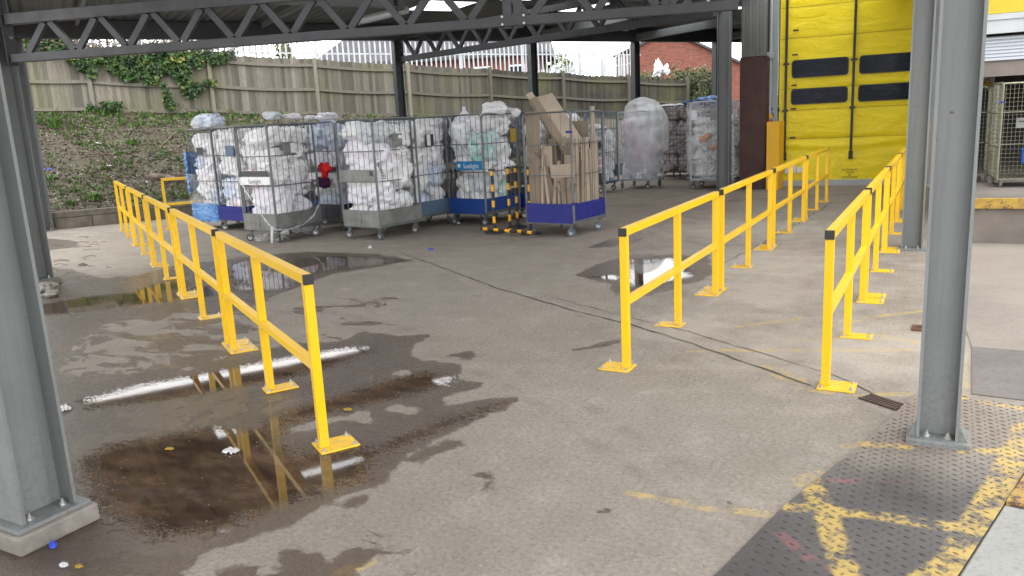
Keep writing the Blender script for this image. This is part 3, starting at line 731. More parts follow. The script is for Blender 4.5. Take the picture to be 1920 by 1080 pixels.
def ibeam(m, p0, p1, h=.3, w=.16):
    p0, p1 = Vector(p0), Vector(p1)
    m.span(p0, p1, .012, h-.024); m.span(p0+Zv*(h/2-.006), p1+Zv*(h/2-.006), w, .012); m.span(p0-Zv*(h/2-.006), p1-Zv*(h/2-.006), w, .012)
# far eaves beam and gutter
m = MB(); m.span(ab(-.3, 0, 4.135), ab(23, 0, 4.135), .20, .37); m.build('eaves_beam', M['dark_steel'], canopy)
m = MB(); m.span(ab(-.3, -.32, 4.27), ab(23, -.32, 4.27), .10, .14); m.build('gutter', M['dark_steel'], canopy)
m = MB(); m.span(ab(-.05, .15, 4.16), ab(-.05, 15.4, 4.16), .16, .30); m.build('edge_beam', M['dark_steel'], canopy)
m = MB(); ibeam(m, (.02, 4.7, 4.15), (-.32, 11.0, 4.15), .3, .16); ibeam(m, (-.33, 11.15, 4.15), (-.2, 19.2, 4.15), .3, .16); m.build('edge_beam', M['steel'], canopy)
m = MB(); ibeam(m, (-3.4, 2.2, 4.15), (-.1, 4.5, 4.15), .3, .16); m.build('edge_beam', M['steel'], canopy)
# rafters at far columns
for a in (12.4, 16.05, 19.36):
    b = 9 if a < 13 else (6.2 if a < 17 else 5)
    m = MB(); m.span(ab(a, .12, 4.06), ab(a, b, 4.06), .12, .20); m.build('rafter', M['steel'], canopy)
# purlins
for a in (-2.5, 1.2, 5.0, 10.4, 14.3, 17.6, 21.4):
    m = MB(); ibeam(m, ab(a, .15, 4.255), ab(a, min(bmax(a)-.2, 13), 4.275), .115, .07); m.build('purlin', M['steel'], canopy)
for b in (7.72, 11.8):
    m = MB(); m.span(ab(.1, b, 4.27), ab(min(17, 30-b*1.3), b, 4.27), .09, .10); m.build('purlin', M['steel'], canopy)
# valley beam from the left column
m = MB(); ibeam(m, (-10.42, 5.4, 3.78), (-7.65, 10.65, 3.78), .34, .2); m.build('main_beam', M['steel'], canopy)
m = MB(); m.span((-7.66, 10.63, 3.78), (-7.61, 10.73, 3.78), .24, .42); m.build('splice_plate', M['dark_steel'], canopy)
# light beam at the top of the middle column
m = MB(); ibeam(m, (-4.52, 18.5, 4.04), (-5.6, 14.0, 4.04), .24, .18); m.build('main_beam', M['steel'], canopy)
def truss(p0, p1, zl, zt, pitch, off, ch=.10, cht=.12, w=.10, n=None, mat='dark_steel', wt=.07):
    p0 = Vector((p0[0], p0[1], 0)); p1 = Vector((p1[0], p1[1], 0)); d = (p1-p0).normalized(); L = (p1-p0).length
    t = empty('roof_truss', p0, '', 'truss')
    return t, p0, p1, d, L
def make_truss(label, p0, p1, zl, zt, pitch, off, ch, cht, w, wt, mat):
    p0 = Vector((p0[0], p0[1], 0)); p1 = Vector((p1[0], p1[1], 0)); d = (p1-p0).normalized(); L = (p1-p0).length
    t = empty('roof_truss', (0, 0, 0), label, 'roof truss', 'lattice trusses under the canopy')
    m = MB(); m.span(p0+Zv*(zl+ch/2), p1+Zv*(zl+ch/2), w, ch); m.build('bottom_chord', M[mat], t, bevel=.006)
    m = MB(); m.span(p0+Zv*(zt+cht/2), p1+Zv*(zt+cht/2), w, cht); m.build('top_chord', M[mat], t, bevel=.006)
    s = off; k = 0
    while s < L-pitch/2:
        a = p0+d*s+Zv*(zl+ch+.002); b = p0+d*(s+pitch/2-.04)+Zv*(zt-.002); c = p0+d*(s-pitch/2+.04)+Zv*(zt-.002)
        if s-pitch/2 > -.1:
            m = MB(); m.span(a-d*.03, c, wt*.7, wt, up=d); m.build('diagonal', M[mat], t)
        m = MB(); m.span(a+d*.03, b, wt*.7, wt, up=d); m.build('diagonal', M[mat], t)
        s += pitch; k += 1
    m = MB(); m.span(p0-d*.02+Zv*(zl-.03), p0-d*.02+Zv*(zt+cht+.02), w+.06, .016, up=d); m.build('end_plate', M[mat], t)
    for z in (.07, .3, .5): m = MB(); m.disc(p0-d*.0+Zv*(zl+z), d, .016, .05, 6); m.build('bolt', M['bolt'], t)
    return t, d
t1, d1 = make_truss('long dark lattice truss across the top from the left column', (-10.27, 6.16), (-2.0, 8.86), 2.82, 3.27, .70, .20, .10, .13, .11, .075, 'dark_steel')
m = MB()
for s in (6.25, 6.37): m.span(Vector((-10.27, 6.16, 2.80))+d1*s, Vector((-10.27, 6.16, 3.55))+d1*s, .07, .09, up=d1)
m.build('splice_post', M['dark_steel'], t1)
for s in (6.2, 6.44):
    for z in (2.84, 2.92, 3.1):
        m = MB(); m.disc(Vector((-10.27, 6.16, z))+d1*s-Vector((d1.y*-1, d1.x, 0))*.06, (d1.y, -d1.x, 0), .014, .03, 6); m.build('bolt', M['bolt'], t1)
t2, d2 = make_truss('shorter lattice truss rising from the eaves column behind the cages', (-12.35, 17.28), (-3.7, 14.66), 3.42, 3.98, .84, .55, .13, .12, .12, .085, 'dark_steel')
# strip lights
t = empty('strip_light', D(716, 31, 13.5), 'long strip light hanging under the canopy roof', 'light fitting')
m = MB(); m.tube((-.75, 0, 0), (.75, 0, 0), .05, 10); m.build('body', M['frame_white'], t, smooth=True)
m = MB(); m.box((0, 0, .06), (1.5, .05, .03)); m.build('bracket', M['steel'], t); t.rotation_euler = (0, 0, -.35)
for k, (x, y) in enumerate(((1173, 53), (1187, 50))):
    t = empty('flood_light', D(x, y, 22.0), ['small floodlight on the eaves, left one of the pair', 'small floodlight on the eaves, right one of the pair'][k], 'floodlight', 'floodlights under the eaves', .3)
    m = MB(); m.box((0, 0, 0), (.17, .10, .13)); m.build('lamp_body', M['frame_white'], t, bevel=.012)
    m = MB(); m.span((0, .0, .07), (0, .05, .2), .02, .02, up=Vector((1, 0, 0))); m.build('bracket', M['dark_steel'], t)
t = empty('junction_box', D(1328, 14, 11.3), 'white electrical box hanging from the truss end', 'electrical box', None, .3)
m = MB(); m.box((0, 0, 0), (.09, .08, .10)); m.build('box_body', M['frame_white'], t, bevel=.008)
m = MB(); m.tube((0, 0, .05), (0, 0, .5), .022, 8); m.build('conduit', M['frame_white'], t)

# ------------------------------------------------------------------ bank, kerb and land behind
K0 = Vector((-17.1, 10.26, 0)); NB = -B
def kb(t, s, z=0): p = K0+A*t+NB*s; return Vector((p.x, p.y, z))
def zf(t): return 2.62-.052*(t-1.6)
def bank_z(t, s):
    u = min(max((s-.12)/5.3, 0), 1); base = .36+(zf(t)-.36)*(u*.75+.25*u*u*(3-2*u))
    p = kb(t, s); n = noise.fractal(Vector((p.x*.9, p.y*.9, 3)), 1, 2, 4)*.12*min(1, max(0, u*6))
    n += noise.fractal(Vector((p.x*5, p.y*5, 9)), 1, 2, 3)*.03*min(1, u*8)
    return base+(n if s < 5.6 else 0)
m = MB(); ts = np.arange(-10, 30.1, .12); ss = list(np.arange(.1, 5.6, .12))+[6.5, 8, 12, 20, 60]
nv = len(ss)
for t in ts:
    for s in ss: m.v.append(tuple(kb(t, s, bank_z(t, s)))); m.c.append(.5)
for i in range(len(ts)-1):
    for j in range(nv-1): m.f.append((i*nv+j, i*nv+j+1, (i+1)*nv+j+1, (i+1)*nv+j))
tag(m.build('bank', M['soil'], smooth=True), 'brown leaf littered earth bank below the fence', 'bank', kind='structure')
t = empty('retaining_kerb', kb(0, 0), 'low mossy concrete block kerb along the foot of the bank', 'retaining wall')
t.rotation_euler = (0, 0, math.atan2(A.y, A.x))
m = MB(); m2 = MB()
x = -8.0
while x < 26:
    L = random.uniform(1.5, 1.9); m.box((x+L/2, .05+random.uniform(-.015, .015), .115), (L-.012, .2, .23)); x += L
x = -8.3
while x < 26:
    L = random.uniform(1.7, 2.3); m2.box((x+L/2, .06+random.uniform(-.01, .02), .30), (L-.012, .22, .125)); x += L
m.build('lower_course', M['concrete_block'], t, bevel=.012); m2.build('coping', M['concrete_block'], t, bevel=.012)

# timber fence
FP = [D(x, 0, 1) for x in ()]
P0 = Vector((-20.82, 14.44, 0)); P1 = Vector((-9.75, 33.81, 0)); fd = (P1-P0).normalized(); BAY = (P1-P0).length/7
fn = Vector((fd.y, -fd.x, 0))      # towards the yard
def ftt(p): return (Vector(p)-K0).dot(A)
fence = empty('timber_fence', P0, 'long weathered timber board fence along the top of the bank', 'fence')
fence.location = (0, 0, 0)
def fz(i): return zf(ftt(P0+fd*BAY*i))-.03
def fH(i): return 1.80 - .015*i
for i in range(-3, 8):
    a = P0+fd*BAY*i; b = P0+fd*BAY*(i+1); za, zb = fz(i), fz(i+1)
    if i < 7:
        m = MB(); n = int(BAY/.105); dark = .85-.15*max(0, i) if i < 4 else .06  # boards darken rightwards, partly painted shade of the eaves and hedge
        for k in range(n):
            u = (k+.5)/n; c = a.lerp(b, u); z = za+(zb-za)*u - .05*math.sin(u*PI); h = fH(i)+random.uniform(-.025, .02)
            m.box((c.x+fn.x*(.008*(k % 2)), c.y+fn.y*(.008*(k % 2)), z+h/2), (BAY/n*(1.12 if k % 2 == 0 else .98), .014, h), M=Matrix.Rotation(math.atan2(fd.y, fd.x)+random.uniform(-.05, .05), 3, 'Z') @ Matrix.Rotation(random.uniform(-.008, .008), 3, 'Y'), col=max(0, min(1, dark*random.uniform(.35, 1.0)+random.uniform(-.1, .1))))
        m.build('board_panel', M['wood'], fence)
        for fr in (.07, .47, .88):
            m = MB(); N_ = 6
            for k in range(N_):
                u0, u1 = k/N_, (k+1)/N_
                q0 = a.lerp(b, u0)+fn*.045+Zv*(za+(zb-za)*u0-.05*math.sin(u0*PI)+fr*fH(i)); q1 = a.lerp(b, u1)+fn*.045+Zv*(za+(zb-za)*u1-.05*math.sin(u1*PI)+fr*fH(i))
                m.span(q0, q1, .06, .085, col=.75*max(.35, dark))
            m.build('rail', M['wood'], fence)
    m = MB(); p = a+fn*.07; m.box((p.x, p.y, za+.84), (.11, .11, 1.9 if i != 0 else 2.0), rz=math.atan2(fd.y, fd.x), col=.7 if i < 4 else .25); m.build('post', M['wood'], fence, bevel=.006)

# palisade fence behind
def palisade(p0, d, n, pitch, z0f, ztop, label, post_every=14, w=.062):
    t = empty('palisade_fence', (0, 0, 0), label, 'metal fence')
    k = 0; rz = math.atan2(d.y, d.x)
    while k < n:
        m = MB()
        for j in range(k, min(n, k+post_every)):
            c = p0+d*pitch*j; z0 = z0f(j); z1 = ztop(j)
            Mx = Matrix.Rotation(rz, 3, 'Z')
            pts = [(-w/2, .0), (-w*.2, .012), (w*.2, .012), (w/2, 0)]
            for q in range(3):
                vs = [Mx @ Vector((pts[q][0], pts[q][1], 0))+c+Zv*z0, Mx @ Vector((pts[q+1][0], pts[q+1][1], 0))+c+Zv*z0, Mx @ Vector((pts[q+1][0], pts[q+1][1], 0))+c+Zv*(z1-.09*(1 if q == 2 else 0)), Mx @ Vector((pts[q][0], pts[q][1], 0))+c+Zv*(z1-.09*(1 if q == 0 else 0))]
                m.quad(*vs)
        m.build('pale_panel', M['pale'], t)
        a = p0+d*pitch*k; b = p0+d*pitch*min(n, k+post_every)
        for fr in (-.42, -1.9):
            m = MB(); m.span(a+Zv*(ztop(k)+fr)+Vector((d.y, -d.x, 0))*-.04, b+Zv*(ztop(min(n, k+post_every))+fr)+Vector((d.y, -d.x, 0))*-.04, .04, .045); m.build('rail', M['pale'], t)
        m = MB(); c = a-Vector((d.y, -d.x, 0))*.07-d*pitch*.5; m.box((c.x, c.y, (z0f(k)+ztop(k))/2), (.10, .06, ztop(k)-z0f(k)-.02), rz=rz); m.build('post', M['pale'], t)
        k += post_every
    return t
pp = P0-fn*.9-fd*9
npal = 1
while True:
    q = pp+fd*.19*npal-CAM+Zv*4.5; npal += 1
    if 960+FOC*q.dot(R)/q.dot(F) > 1194: break
palisade(pp, fd, npal, .190, lambda j: zf(ftt(pp+fd*.19*j))-.1, lambda j: 4.74-.0006*j*(1 if j > 80 else .0), 'galvanised palisade fence with pointed tops behind the timber fence')
q0 = D(1010, 120, 40); q1 = D(1196, 122, 36); dd = (q1-q0); dd.z = 0; L2 = dd.length; dd.normalize()
palisade(Vector((q0.x, q0.y, 0)), dd, int(L2/.17), .17, lambda j: 1.4, lambda j: 4.25+.25*j/30, 'second lower palisade fence farther behind, seen through the first', 12, .07)

# ------------------------------------------------------------------ houses
def house(label, wall_pts, z0, z1):
    pass
def box_house(name, cx, dep, label, L, W, zg, ze, zr, rz, gable=True, hip=False):
    pass
# dark roofed bungalow
c = D(800, 100, 46); hb = empty('bungalow', (c.x, c.y, 0), 'brick bungalow with dark tiled roof behind the palisade fence', 'house', None, math.atan2(R.y, R.x)-.12)
m = MB(); m.box((0, 4, 3.9), (12.6, 8, 3.2)); m.build('wall', M['brick'], hb)
m = MB(); zt = 5.55
m.add([(-7, -.5, zt), (7, -.5, zt), (7, 8.5, zt), (-7, 8.5, zt), (-3.2, 4, 9.2), (6.2, 4, 9.2)], [(0, 1, 5, 4), (1, 2, 5), (2, 3, 4, 5), (3, 0, 4), (3, 2, 1, 0)]); m.build('roof', M['tile'], hb)
m = MB(); m.box((0, -.53, zt-.08), (14, .05, .16)); m.build('fascia', M['dark_steel'], hb)
for x in (1.2, 3.2, 5.2):
    m = MB(); m.box((x, -.06, 4.4), (.95, .1, 1.1)); f = m.build('window', M['white'], hb); m = MB(); m.box((x, -.125, 4.4), (.75, .02, .9)); m.build('pane', M['glass'], f)
# brick gable house
c = D(1268, 130, 43); hb = empty('brick_house', (c.x, c.y, 0), 'red brick gable end house beyond the hedge on the right', 'house', None, math.atan2(R.y, R.x)+.05)
xl = -2.05; xr = 3.6; xa = -.45; za = 6.05
m = MB(); yb = 7
pts = [(xl, 1.0), (xr, 1.0), (xr, 4.15), (xa, za), (xl, 5.35)]
m.add([(x, 0, z) for x, z in pts]+[(x, yb, z) for x, z in pts], [(0, 1, 2, 3, 4), (9, 8, 7, 6, 5)]+[(i, i+5, (i+1) % 5+5, (i+1) % 5) for i in range(5)]); m.build('gable_wall', M['brick'], hb)
m = MB()
def roofslab(x0, z0, x1, z1):
    n = Vector((z0-z1, 0, x1-x0)).normalized()*.12
    m.add([(x0, -.2, z0), (x1, -.2, z1), (x1, yb, z1), (x0, yb, z0), (x0+n.x, -.2, z0+n.z), (x1+n.x, -.2, z1+n.z), (x1+n.x, yb, z1+n.z), (x0+n.x, yb, z0+n.z)], [(0,1,5,4),(4,5,6,7),(1,2,6,5),(3,0,4,7),(0,3,2,1)])
roofslab(xa, za+.02, xr+.4, 3.97); roofslab(xl-.1, 5.33, xa, za+.02); m.build('roof', M['tile'], hb)

# ------------------------------------------------------------------ foliage
def leaf_mesh(pts, size, tilt=1.0, tone=(0, 1), col=None, facing=None):
    m = MB()
    for i, p in enumerate(pts):
        s = size*random.uniform(.6, 1.35); 
        n = Vector((random.gauss(0, 1), random.gauss(0, 1), random.gauss(0, 1)))
        if facing is not None: n = n*tilt+facing
        n.normalize(); a = n.orthogonal().normalized(); a = Matrix.Rotation(random.uniform(0, 2*PI), 3, n) @ a; b = n.cross(a)
        tn = random.uniform(*tone) if col is None else col(p)
        P = Vector(p); m.add([P-a*s, P-b*s*.55+n*s*.12, P+a*s, P+b*s*.55+n*s*.12], [(0, 1, 2, 3)], tn)
    return m
# ivy on the fence: mask polygons measured on the fence plane (u along the fence from its first post, v above the base)
def fence_uv(x, y):
    d = ray(x, y); n = fn; t = ((P0-CAM).dot(n))/d.dot(n); p = CAM+d*t; u = (p-P0).dot(fd); return u, p.z
IV = [[(40,62),(120,66),(130,95),(100,98),(70,92),(40,84)], [(108,98),(135,100),(172,112),(185,160),(165,152),(140,130)], [(185,92),(300,85),(395,95),(440,95),(440,112),(400,128),(360,132),(330,150),(300,152),(240,150),(200,132),(185,118)], [(240,148),(330,150),(398,158),(380,182),(345,190),(335,162),(260,160)], [(165,200),(230,200),(230,222),(165,222)], [(310,180),(318,180),(318,200),(310,200)], [(300,150),(320,150),(320,200),(305,195)]]
ivuv = [[fence_uv(*p) for p in poly] for poly in IV]
pts = []
for poly, dens in zip(ivuv, (900, 420, 2600, 420, 220, 60, 120)):
    arr = np.array(poly); lo, hi = arr.min(0), arr.max(0); cnt = 0; tries = 0
    while cnt < dens and tries < dens*30:
        tries += 1; u = random.uniform(lo[0]-.1, hi[0]+.1); v = random.uniform(lo[1]-.1, hi[1]+.1)
        e = noise.fractal(Vector((u*2.2, v*2.2, 0)), 1, 2, 3)*.22
        if sd_poly(np.array([[u, v]]), poly)[0]+e < 0:
            cnt += 1; p = P0+fd*u+fn*(.09+random.uniform(0, .16)+max(0, e)*-.3); pts.append(Vector((p.x, p.y, v)))
def ivtone(p): return max(0, min(1, .45+noise.noise(Vector((p[0]*3, p[1]*3, p[2]*3)))*.9+random.uniform(-.25, .25)))
t = empty('ivy', (0, 0, 0), 'green and yellow ivy hanging over the left of the timber fence', 'ivy plant')
leaf_mesh(pts, .062, .8, col=ivtone, facing=fn+Zv*.4).build('leaves', M['ivy'], t)
m = MB()
for k in range(420):
    u = random.uniform(-2.2, 4.8); v = 4.25+random.uniform(-.10, .42); p = P0+fd*u+fn*random.uniform(-.4, .25)+Zv*v
    for j in range(4):
        q = p+Vector((random.uniform(-.22, .22), random.uniform(-.22, .22), random.uniform(-.13, .13))); m.tube(p, q, .007, 3, cap=False); p = q
m.build('bare_stems', M['twig'], t)
pl = []
for k in range(1400):
    u = random.uniform(-1.8, 3.6); v = 4.2+abs(random.gauss(0, .22)); p = P0+fd*u+fn*random.uniform(-.3, .2); pl.append(Vector((p.x, p.y, v)))
leaf_mesh(pl, .05, 1).build('dead_leaves', M['litter'], t)

# bank cover
def on_bank(t, s, dz=0): return kb(t, s, bank_z(t, s)+dz)
pts = [on_bank(random.uniform(-5, 14), random.uniform(.15, 5.4), .012) for _ in range(30000)]
lt = leaf_mesh(pts, .038, .5, facing=Zv); tag(lt.build('leaf_litter', M['litter']), 'dead leaves scattered over the bank', 'leaf litter', kind='stuff')
m = MB()
def tuft(p, n, h, sp, m):
    for k in range(n):
        a = random.uniform(0, 2*PI); l = h*random.uniform(.5, 1.1); w = .006+l*.03
        d = Vector((math.cos(a), math.sin(a), 0)); base = p+d*random.uniform(0, sp)*.4; nn = Vector((-d.y, d.x, 0))*w; tn = random.uniform(.1, 1)
        p1 = base+d*l*.25+Zv*l*.6; p2 = base+d*l*.7+Zv*l*random.uniform(.6, 1)
        m.add([base-nn, base+nn, p1+nn*.8, p1-nn*.8, p2], [(0, 1, 2, 3), (3, 2, 4)], tn)
for k in range(7000):
    t_ = random.uniform(-5, 14); s_ = random.uniform(.2, 5.4); v = noise.fractal(Vector((t_*.55, s_*.8, 4)), 1, 2, 3)
    top = s_ > 4.2
    if v+(.6 if top and t_ < 6 else .02)+random.uniform(-.2, .2) < .05: continue
    tuft(on_bank(t_, s_), random.randint(5, 11), random.uniform(.05, .13 if not top else .2), .1, m)
tag(m.build('grass', M['grass']), 'patchy grass and weeds growing on the bank', 'grass', kind='stuff')
def bank_hit(x, y):
    d = ray(x, y); s = 12.0
    while s < 32:
        p = CAM+d*s; q = p-K0; t_, s_ = q.dot(A), q.dot(NB)
        if s_ > .05 and p.z < bank_z(t_, s_): return p
        s += .04
    return None
for k, (x, y, n, h, lab) in enumerate(((104, 240, 60, .42, 'tall leafy weed high on the bank near the left column'), (176, 375, 90, .22, 'bright green weed clump low on the bank by the guard rail'), (133, 383, 40, .15, 'small green weed at the kerb left of the bright clump'), (250, 270, 60, .20, 'green weed clump halfway up the bank'), (225, 290, 30, .14, 'little weed below the one halfway up the bank'), (95, 340, 40, .2, 'pale green weed low on the bank near the left column'), (195, 216, 50, .26, 'dark green weed at the foot of the ivy fence'))):
    p = bank_hit(x, y)
    if p is None: continue
    m = MB(); tuft(Vector((0, 0, 0)), n, h, .3, m)
    for j in range(n): tuft(Vector((random.gauss(0, .07), random.gauss(0, .07), 0)), 1, h*.8, .1, m)
    tag(m.build('weed', M['grass'], loc=p), lab, 'weed', 'weeds on the bank')
m = MB()
for k in range(750):
    t_ = random.uniform(-4, 13); s_ = random.uniform(.3, 5.2); a = random.uniform(0, 2*PI); l = random.uniform(.15, .7)
    p = on_bank(t_, s_, .02); q = on_bank(t_+math.cos(a)*l, min(5.4, max(.2, s_+math.sin(a)*l)), .03+random.uniform(0, .06)); mid = (p+q)/2+Vector((random.uniform(-.05, .05), random.uniform(-.05, .05), random.uniform(.0, .08)))
    m.path([p, mid, q], random.uniform(.003, .007), 4, col=random.random())
tag(m.build('twigs', M['twig']), 'dry twigs and stems lying over the bank', 'twigs', kind='stuff')
for (x0, y0, x1, y1, r, lab) in ((268, 318, 332, 246, .018, 'long pale branch lying up the bank'), (282, 332, 345, 342, .07, 'thick cut log lying low on the bank behind the yellow rail'), (185, 285, 210, 310, .012, 'thin bent branch in the middle of the bank')):
    a, b = bank_hit(x0, y0), bank_hit(x1, y1)
    if a is None or b is None: continue
    m = MB(); mid = (a+b)/2+Zv*.06; m.tube(a+Zv*.03, mid, r, 8); m.tube(mid, b+Zv*.03, r, 8, r*.7); tag(m.build('branch', M['twig'], smooth=True), lab, 'branch')
p = bank_hit(341, 214)
t = empty('dry_bush', p, 'small beige dead plant head standing against the timber fence', 'dead plant')
pts = [Vector((random.gauss(0, .09), random.gauss(0, .09), .28+random.gauss(0, .12))) for _ in range(500)]+[Vector((random.gauss(0, .2), random.gauss(0, .15), abs(random.gauss(0, .09)))) for _ in range(400)]
leaf_mesh(pts, .03, 1, tone=(.45, .85)).build('seed_head', M['litter'], t); m = MB(); m.path([(0, 0, 0), (.02, 0, .15), (0, 0, .3)], .01, 5); m.build('stem', M['twig'], t)
for (x, y, mt, lab) in ((207, 314, 'litter_white', 'white paper scrap on the middle of the bank'), (92, 320, 'litter_blue', 'crumpled blue scrap on the bank near the left column'), (184, 272, 'litter_white', 'pale scrap high in the middle of the bank'), (311, 280, 'litter_white', 'small white scrap on the right of the bank')):
    p = bank_hit(x, y)
    m = MB()
    for k in range(5):
        a = random.uniform(0, 6.28); b = a+random.uniform(1.5, 2.5); m.add([(0, 0, .05), (.09*math.cos(a), .09*math.sin(a), .01+random.uniform(0, .06)), (.09*math.cos(b), .09*math.sin(b), .01)], [(0, 1, 2)])
    tag(m.build('litter', M[mt], loc=p+Zv*.02), lab, 'litter')

# hedge at the right end of the fence
def blob_pts(c, rx, ry, rz, n, seed=0, rot=0, thr=-.15):
    out = []; c = Vector(c)
    while len(out) < n:
        v = Vector((random.gauss(0, 1), random.gauss(0, 1), random.gauss(0, 1))).normalized()*(random.uniform(.45, 1)**.5)
        k = 1+noise.fractal(v*1.9+Vector((seed, 0, 0)), 1, 2, 3)*.35
        q = Vector((v.x*rx*k, v.y*ry*k, v.z*rz*k))
        if noise.fractal(q*1.7+Vector((seed, 3, 0)), 1, 2, 2) < thr: continue
        out.append(c+Matrix.Rotation(rot, 3, 'Z') @ q)
    return out
def ctone(p): return max(0, min(1, .35+(p[2]-3.2)*.22+noise.noise(Vector(p)*1.6)*.7+random.uniform(-.25, .25)))
hd = empty('hedge', (0, 0, 0), 'scrubby hedge spilling over the right end of the timber fence', 'hedge')
frz = math.atan2(fd.y, fd.x)
c1 = D(1250, 150, 35.5); c2 = D(1315, 155, 34.5); c3 = D(1330, 185, 33.5); c4 = D(1215, 150, 35.8)
pts = blob_pts((c1.x, c1.y, 2.9), 1.8, .8, .85, 5600, 1, 0)+blob_pts((c2.x, c2.y, 2.7), 1.0, .9, 1.0, 4200, 2, 0)+blob_pts((c3.x, c3.y, 1.8), .9, .8, 1.3, 3600, 3, 0)+blob_pts((c4.x, c4.y, 2.7), .8, .6, .7, 2400, 4)
leaf_mesh(pts, .065, 1, col=ctone).build('foliage', M['hedge'], hd)
m = MB()
for k in range(160):
    p = Vector(random.choice(pts)); 
    for j in range(3):
        q = p+Vector((random.uniform(-.2, .2), random.uniform(-.2, .2), random.uniform(-.1, .3))); m.tube(p, q, .008, 3, cap=False); p = q
m.build('branches', M['twig'], hd)
# trees beyond
def tree(name, x, ybase, ytop, dep, label, mat, wpx, n, bare=False, leaf=.12):
    b = D(x, ybase, dep); tp = D(x, ytop, dep); t = empty(name, (b.x, b.y, 0), label, 'tree', 'trees beyond the palisade fence'); hgt = tp.z; r = wpx/FOC*dep/2
    m = MB(); m.tube((0, 0, 0), (0, 0, hgt*.55), .14, 8, .09)
    tips = []
    for k in range(16 if not bare else 30):
        a = random.uniform(0, 2*PI); z = hgt*random.uniform(.35, .6); e = Vector((math.cos(a)*r*random.uniform(.4, .95), math.sin(a)*r*random.uniform(.4, .95), hgt*random.uniform(.62, .98)))
        mid = Vector((e.x*.4, e.y*.4, (z+e.z)/2-.1)); m.tube((0, 0, z), mid, .05, 5, .03); m.tube(mid, e, .03, 4, .012); tips.append(e)
        for j in range(3): m.tube(mid.lerp(e, .4), e+Vector((random.uniform(-.5, .5), random.uniform(-.5, .5), random.uniform(-.2, .5)))*.8, .014, 3, .006)
    m.build('trunk', M['bark'], t)
    pts = blob_pts((0, 0, hgt*.72), r, r, hgt*.3, n, x, thr=-.05) if not bare else [e+Vector((random.gauss(0, .3), random.gauss(0, .3), random.gauss(0, .3))) for e in tips for _ in range(n//30)]
    leaf_mesh(pts, leaf, 1).build('crown', M[mat], t)
tree('tree', 535, 140, 82, 44, 'small dark tree behind the palisade fence on the left', 'conifer', 44, 1500)
tree('tree', 1012, 150, 96, 50, 'yellow green tree just right of the eaves column behind the palisade', 'tree', 26, 900)
tree('tree', 1050, 150, 100, 52, 'low yellow green tree in the gap of the palisade fences', 'tree', 60, 1500)
tree('tree', 1312, 150, 74, 55, 'bare thin tree behind the roof of the brick house', 'hedge', 50, 400, True, .05)
tree('tree', 1376, 175, 142, 50, 'distant small tree seen between the columns', 'hedge', 22, 500, True, .06)

# white bags caught on the fence
for (x0, y0, lab, sc, seed) in ((1233, 128, 'tall white carrier bag snagged on the fence top by the hedge', (.17, .1, .34), 1), (1249, 131, 'smaller white bag snagged right of the tall one on the fence', (.14, .1, .2), 5)):
    bm = bmesh.new(); bmesh.ops.create_icosphere(bm, subdivisions=4, radius=1)
    for v in bm.verts:
        n_ = noise.fractal(v.co*2.2+Vector((seed, 0, 0)), 1, 2, 4); v.co = v.co*(1+n_*.55); v.co.x += .35*math.sin(v.co.z*2+seed)
        v.co.x *= sc[0]*(1-.3*v.co.z); v.co.y *= sc[1]; v.co.z *= sc[2]
    me = bpy.data.meshes.new('white_bag'); bm.to_mesh(me); bm.free(); p = D(x0, y0, 33.0)
    tag(link('plastic_bag', me, M['white'], loc=p, smooth=True), lab, 'plastic bag')

# ------------------------------------------------------------------ laundry bags
BAGS = []
for k in range(7):
    bm = bmesh.new(); bmesh.ops.create_icosphere(bm, subdivisions=5, radius=1)
    for v in bm.verts:
        c = v.co.copy(); e = 3.2
        s = (abs(c.x)**e+abs(c.y)**e+abs(c.z)**e)**(1/e); c = c/s
        n1 = noise.fractal(c*1.2+Vector((k*7, 0, 0)), 1, 2, 2)*.26
        n2 = abs(noise.noise(c*2.2+Vector((k*3, 5, 0))))*.20; n3 = abs(noise.noise(Vector((c.x*5, c.y*5, c.z*2.5))+Vector((k, 9, 0))))*.06
        v.co = c*(.95+n1-n2-n3+.06)
    me = bpy.data.meshes.new('laundry_bag'); bm.to_mesh(me); bm.free()
    me.polygons.foreach_set('use_smooth', [True]*len(me.polygons)); BAGS.append(me)
BAGM = {}
def bag_obj(name, mat, loc, scale, rot, label, group, cat='laundry bag'):
    k = random.randrange(7); key = (k, mat)
    if key not in BAGM:
        me = BAGS[k].copy(); me.materials.clear(); me.materials.append(M[mat]); BAGM[key] = me
    o = bpy.data.objects.new(name, BAGM[key]); COL.objects.link(o); o.location = loc; o.scale = scale; o.rotation_euler = rot
    return tag(o, label, cat, group)

# ------------------------------------------------------------------ roll cages
CH = 1.95
def side_frame(w, h, z0, wires, rails, r=.014, mesh_h=0, wr=.0048, rail_r=.008):
    """frame in local xz plane, centred on x"""
    m = MB(); rc = .07; x0, x1 = -w/2, w/2
    pts = [Vector((x0, 0, z0)), Vector((x0, 0, h-rc))]
    for k in range(1, 5): a = PI-k*PI/8; pts.append(Vector((x0+rc+rc*math.cos(a), 0, h-rc+rc*math.sin(a))))
    for k in range(0, 5): a = PI/2-k*PI/8; pts.append(Vector((x1-rc+rc*math.cos(a), 0, h-rc+rc*math.sin(a))))
    pts.append(Vector((x1, 0, z0))); m.path(pts, r, 8)
    for z in rails: m.tube((x0, 0, z), (x1, 0, z), rail_r, 6)
    for k in range(1, wires): x = x0+w*k/wires; m.tube((x, 0, z0), (x, 0, h), wr, 5, cap=False)
    if mesh_h:
        z = z0
        while z < h-.02: m.tube((x0, 0, z), (x1, 0, z), wr*.9, 4, cap=False); z += mesh_h
    return m
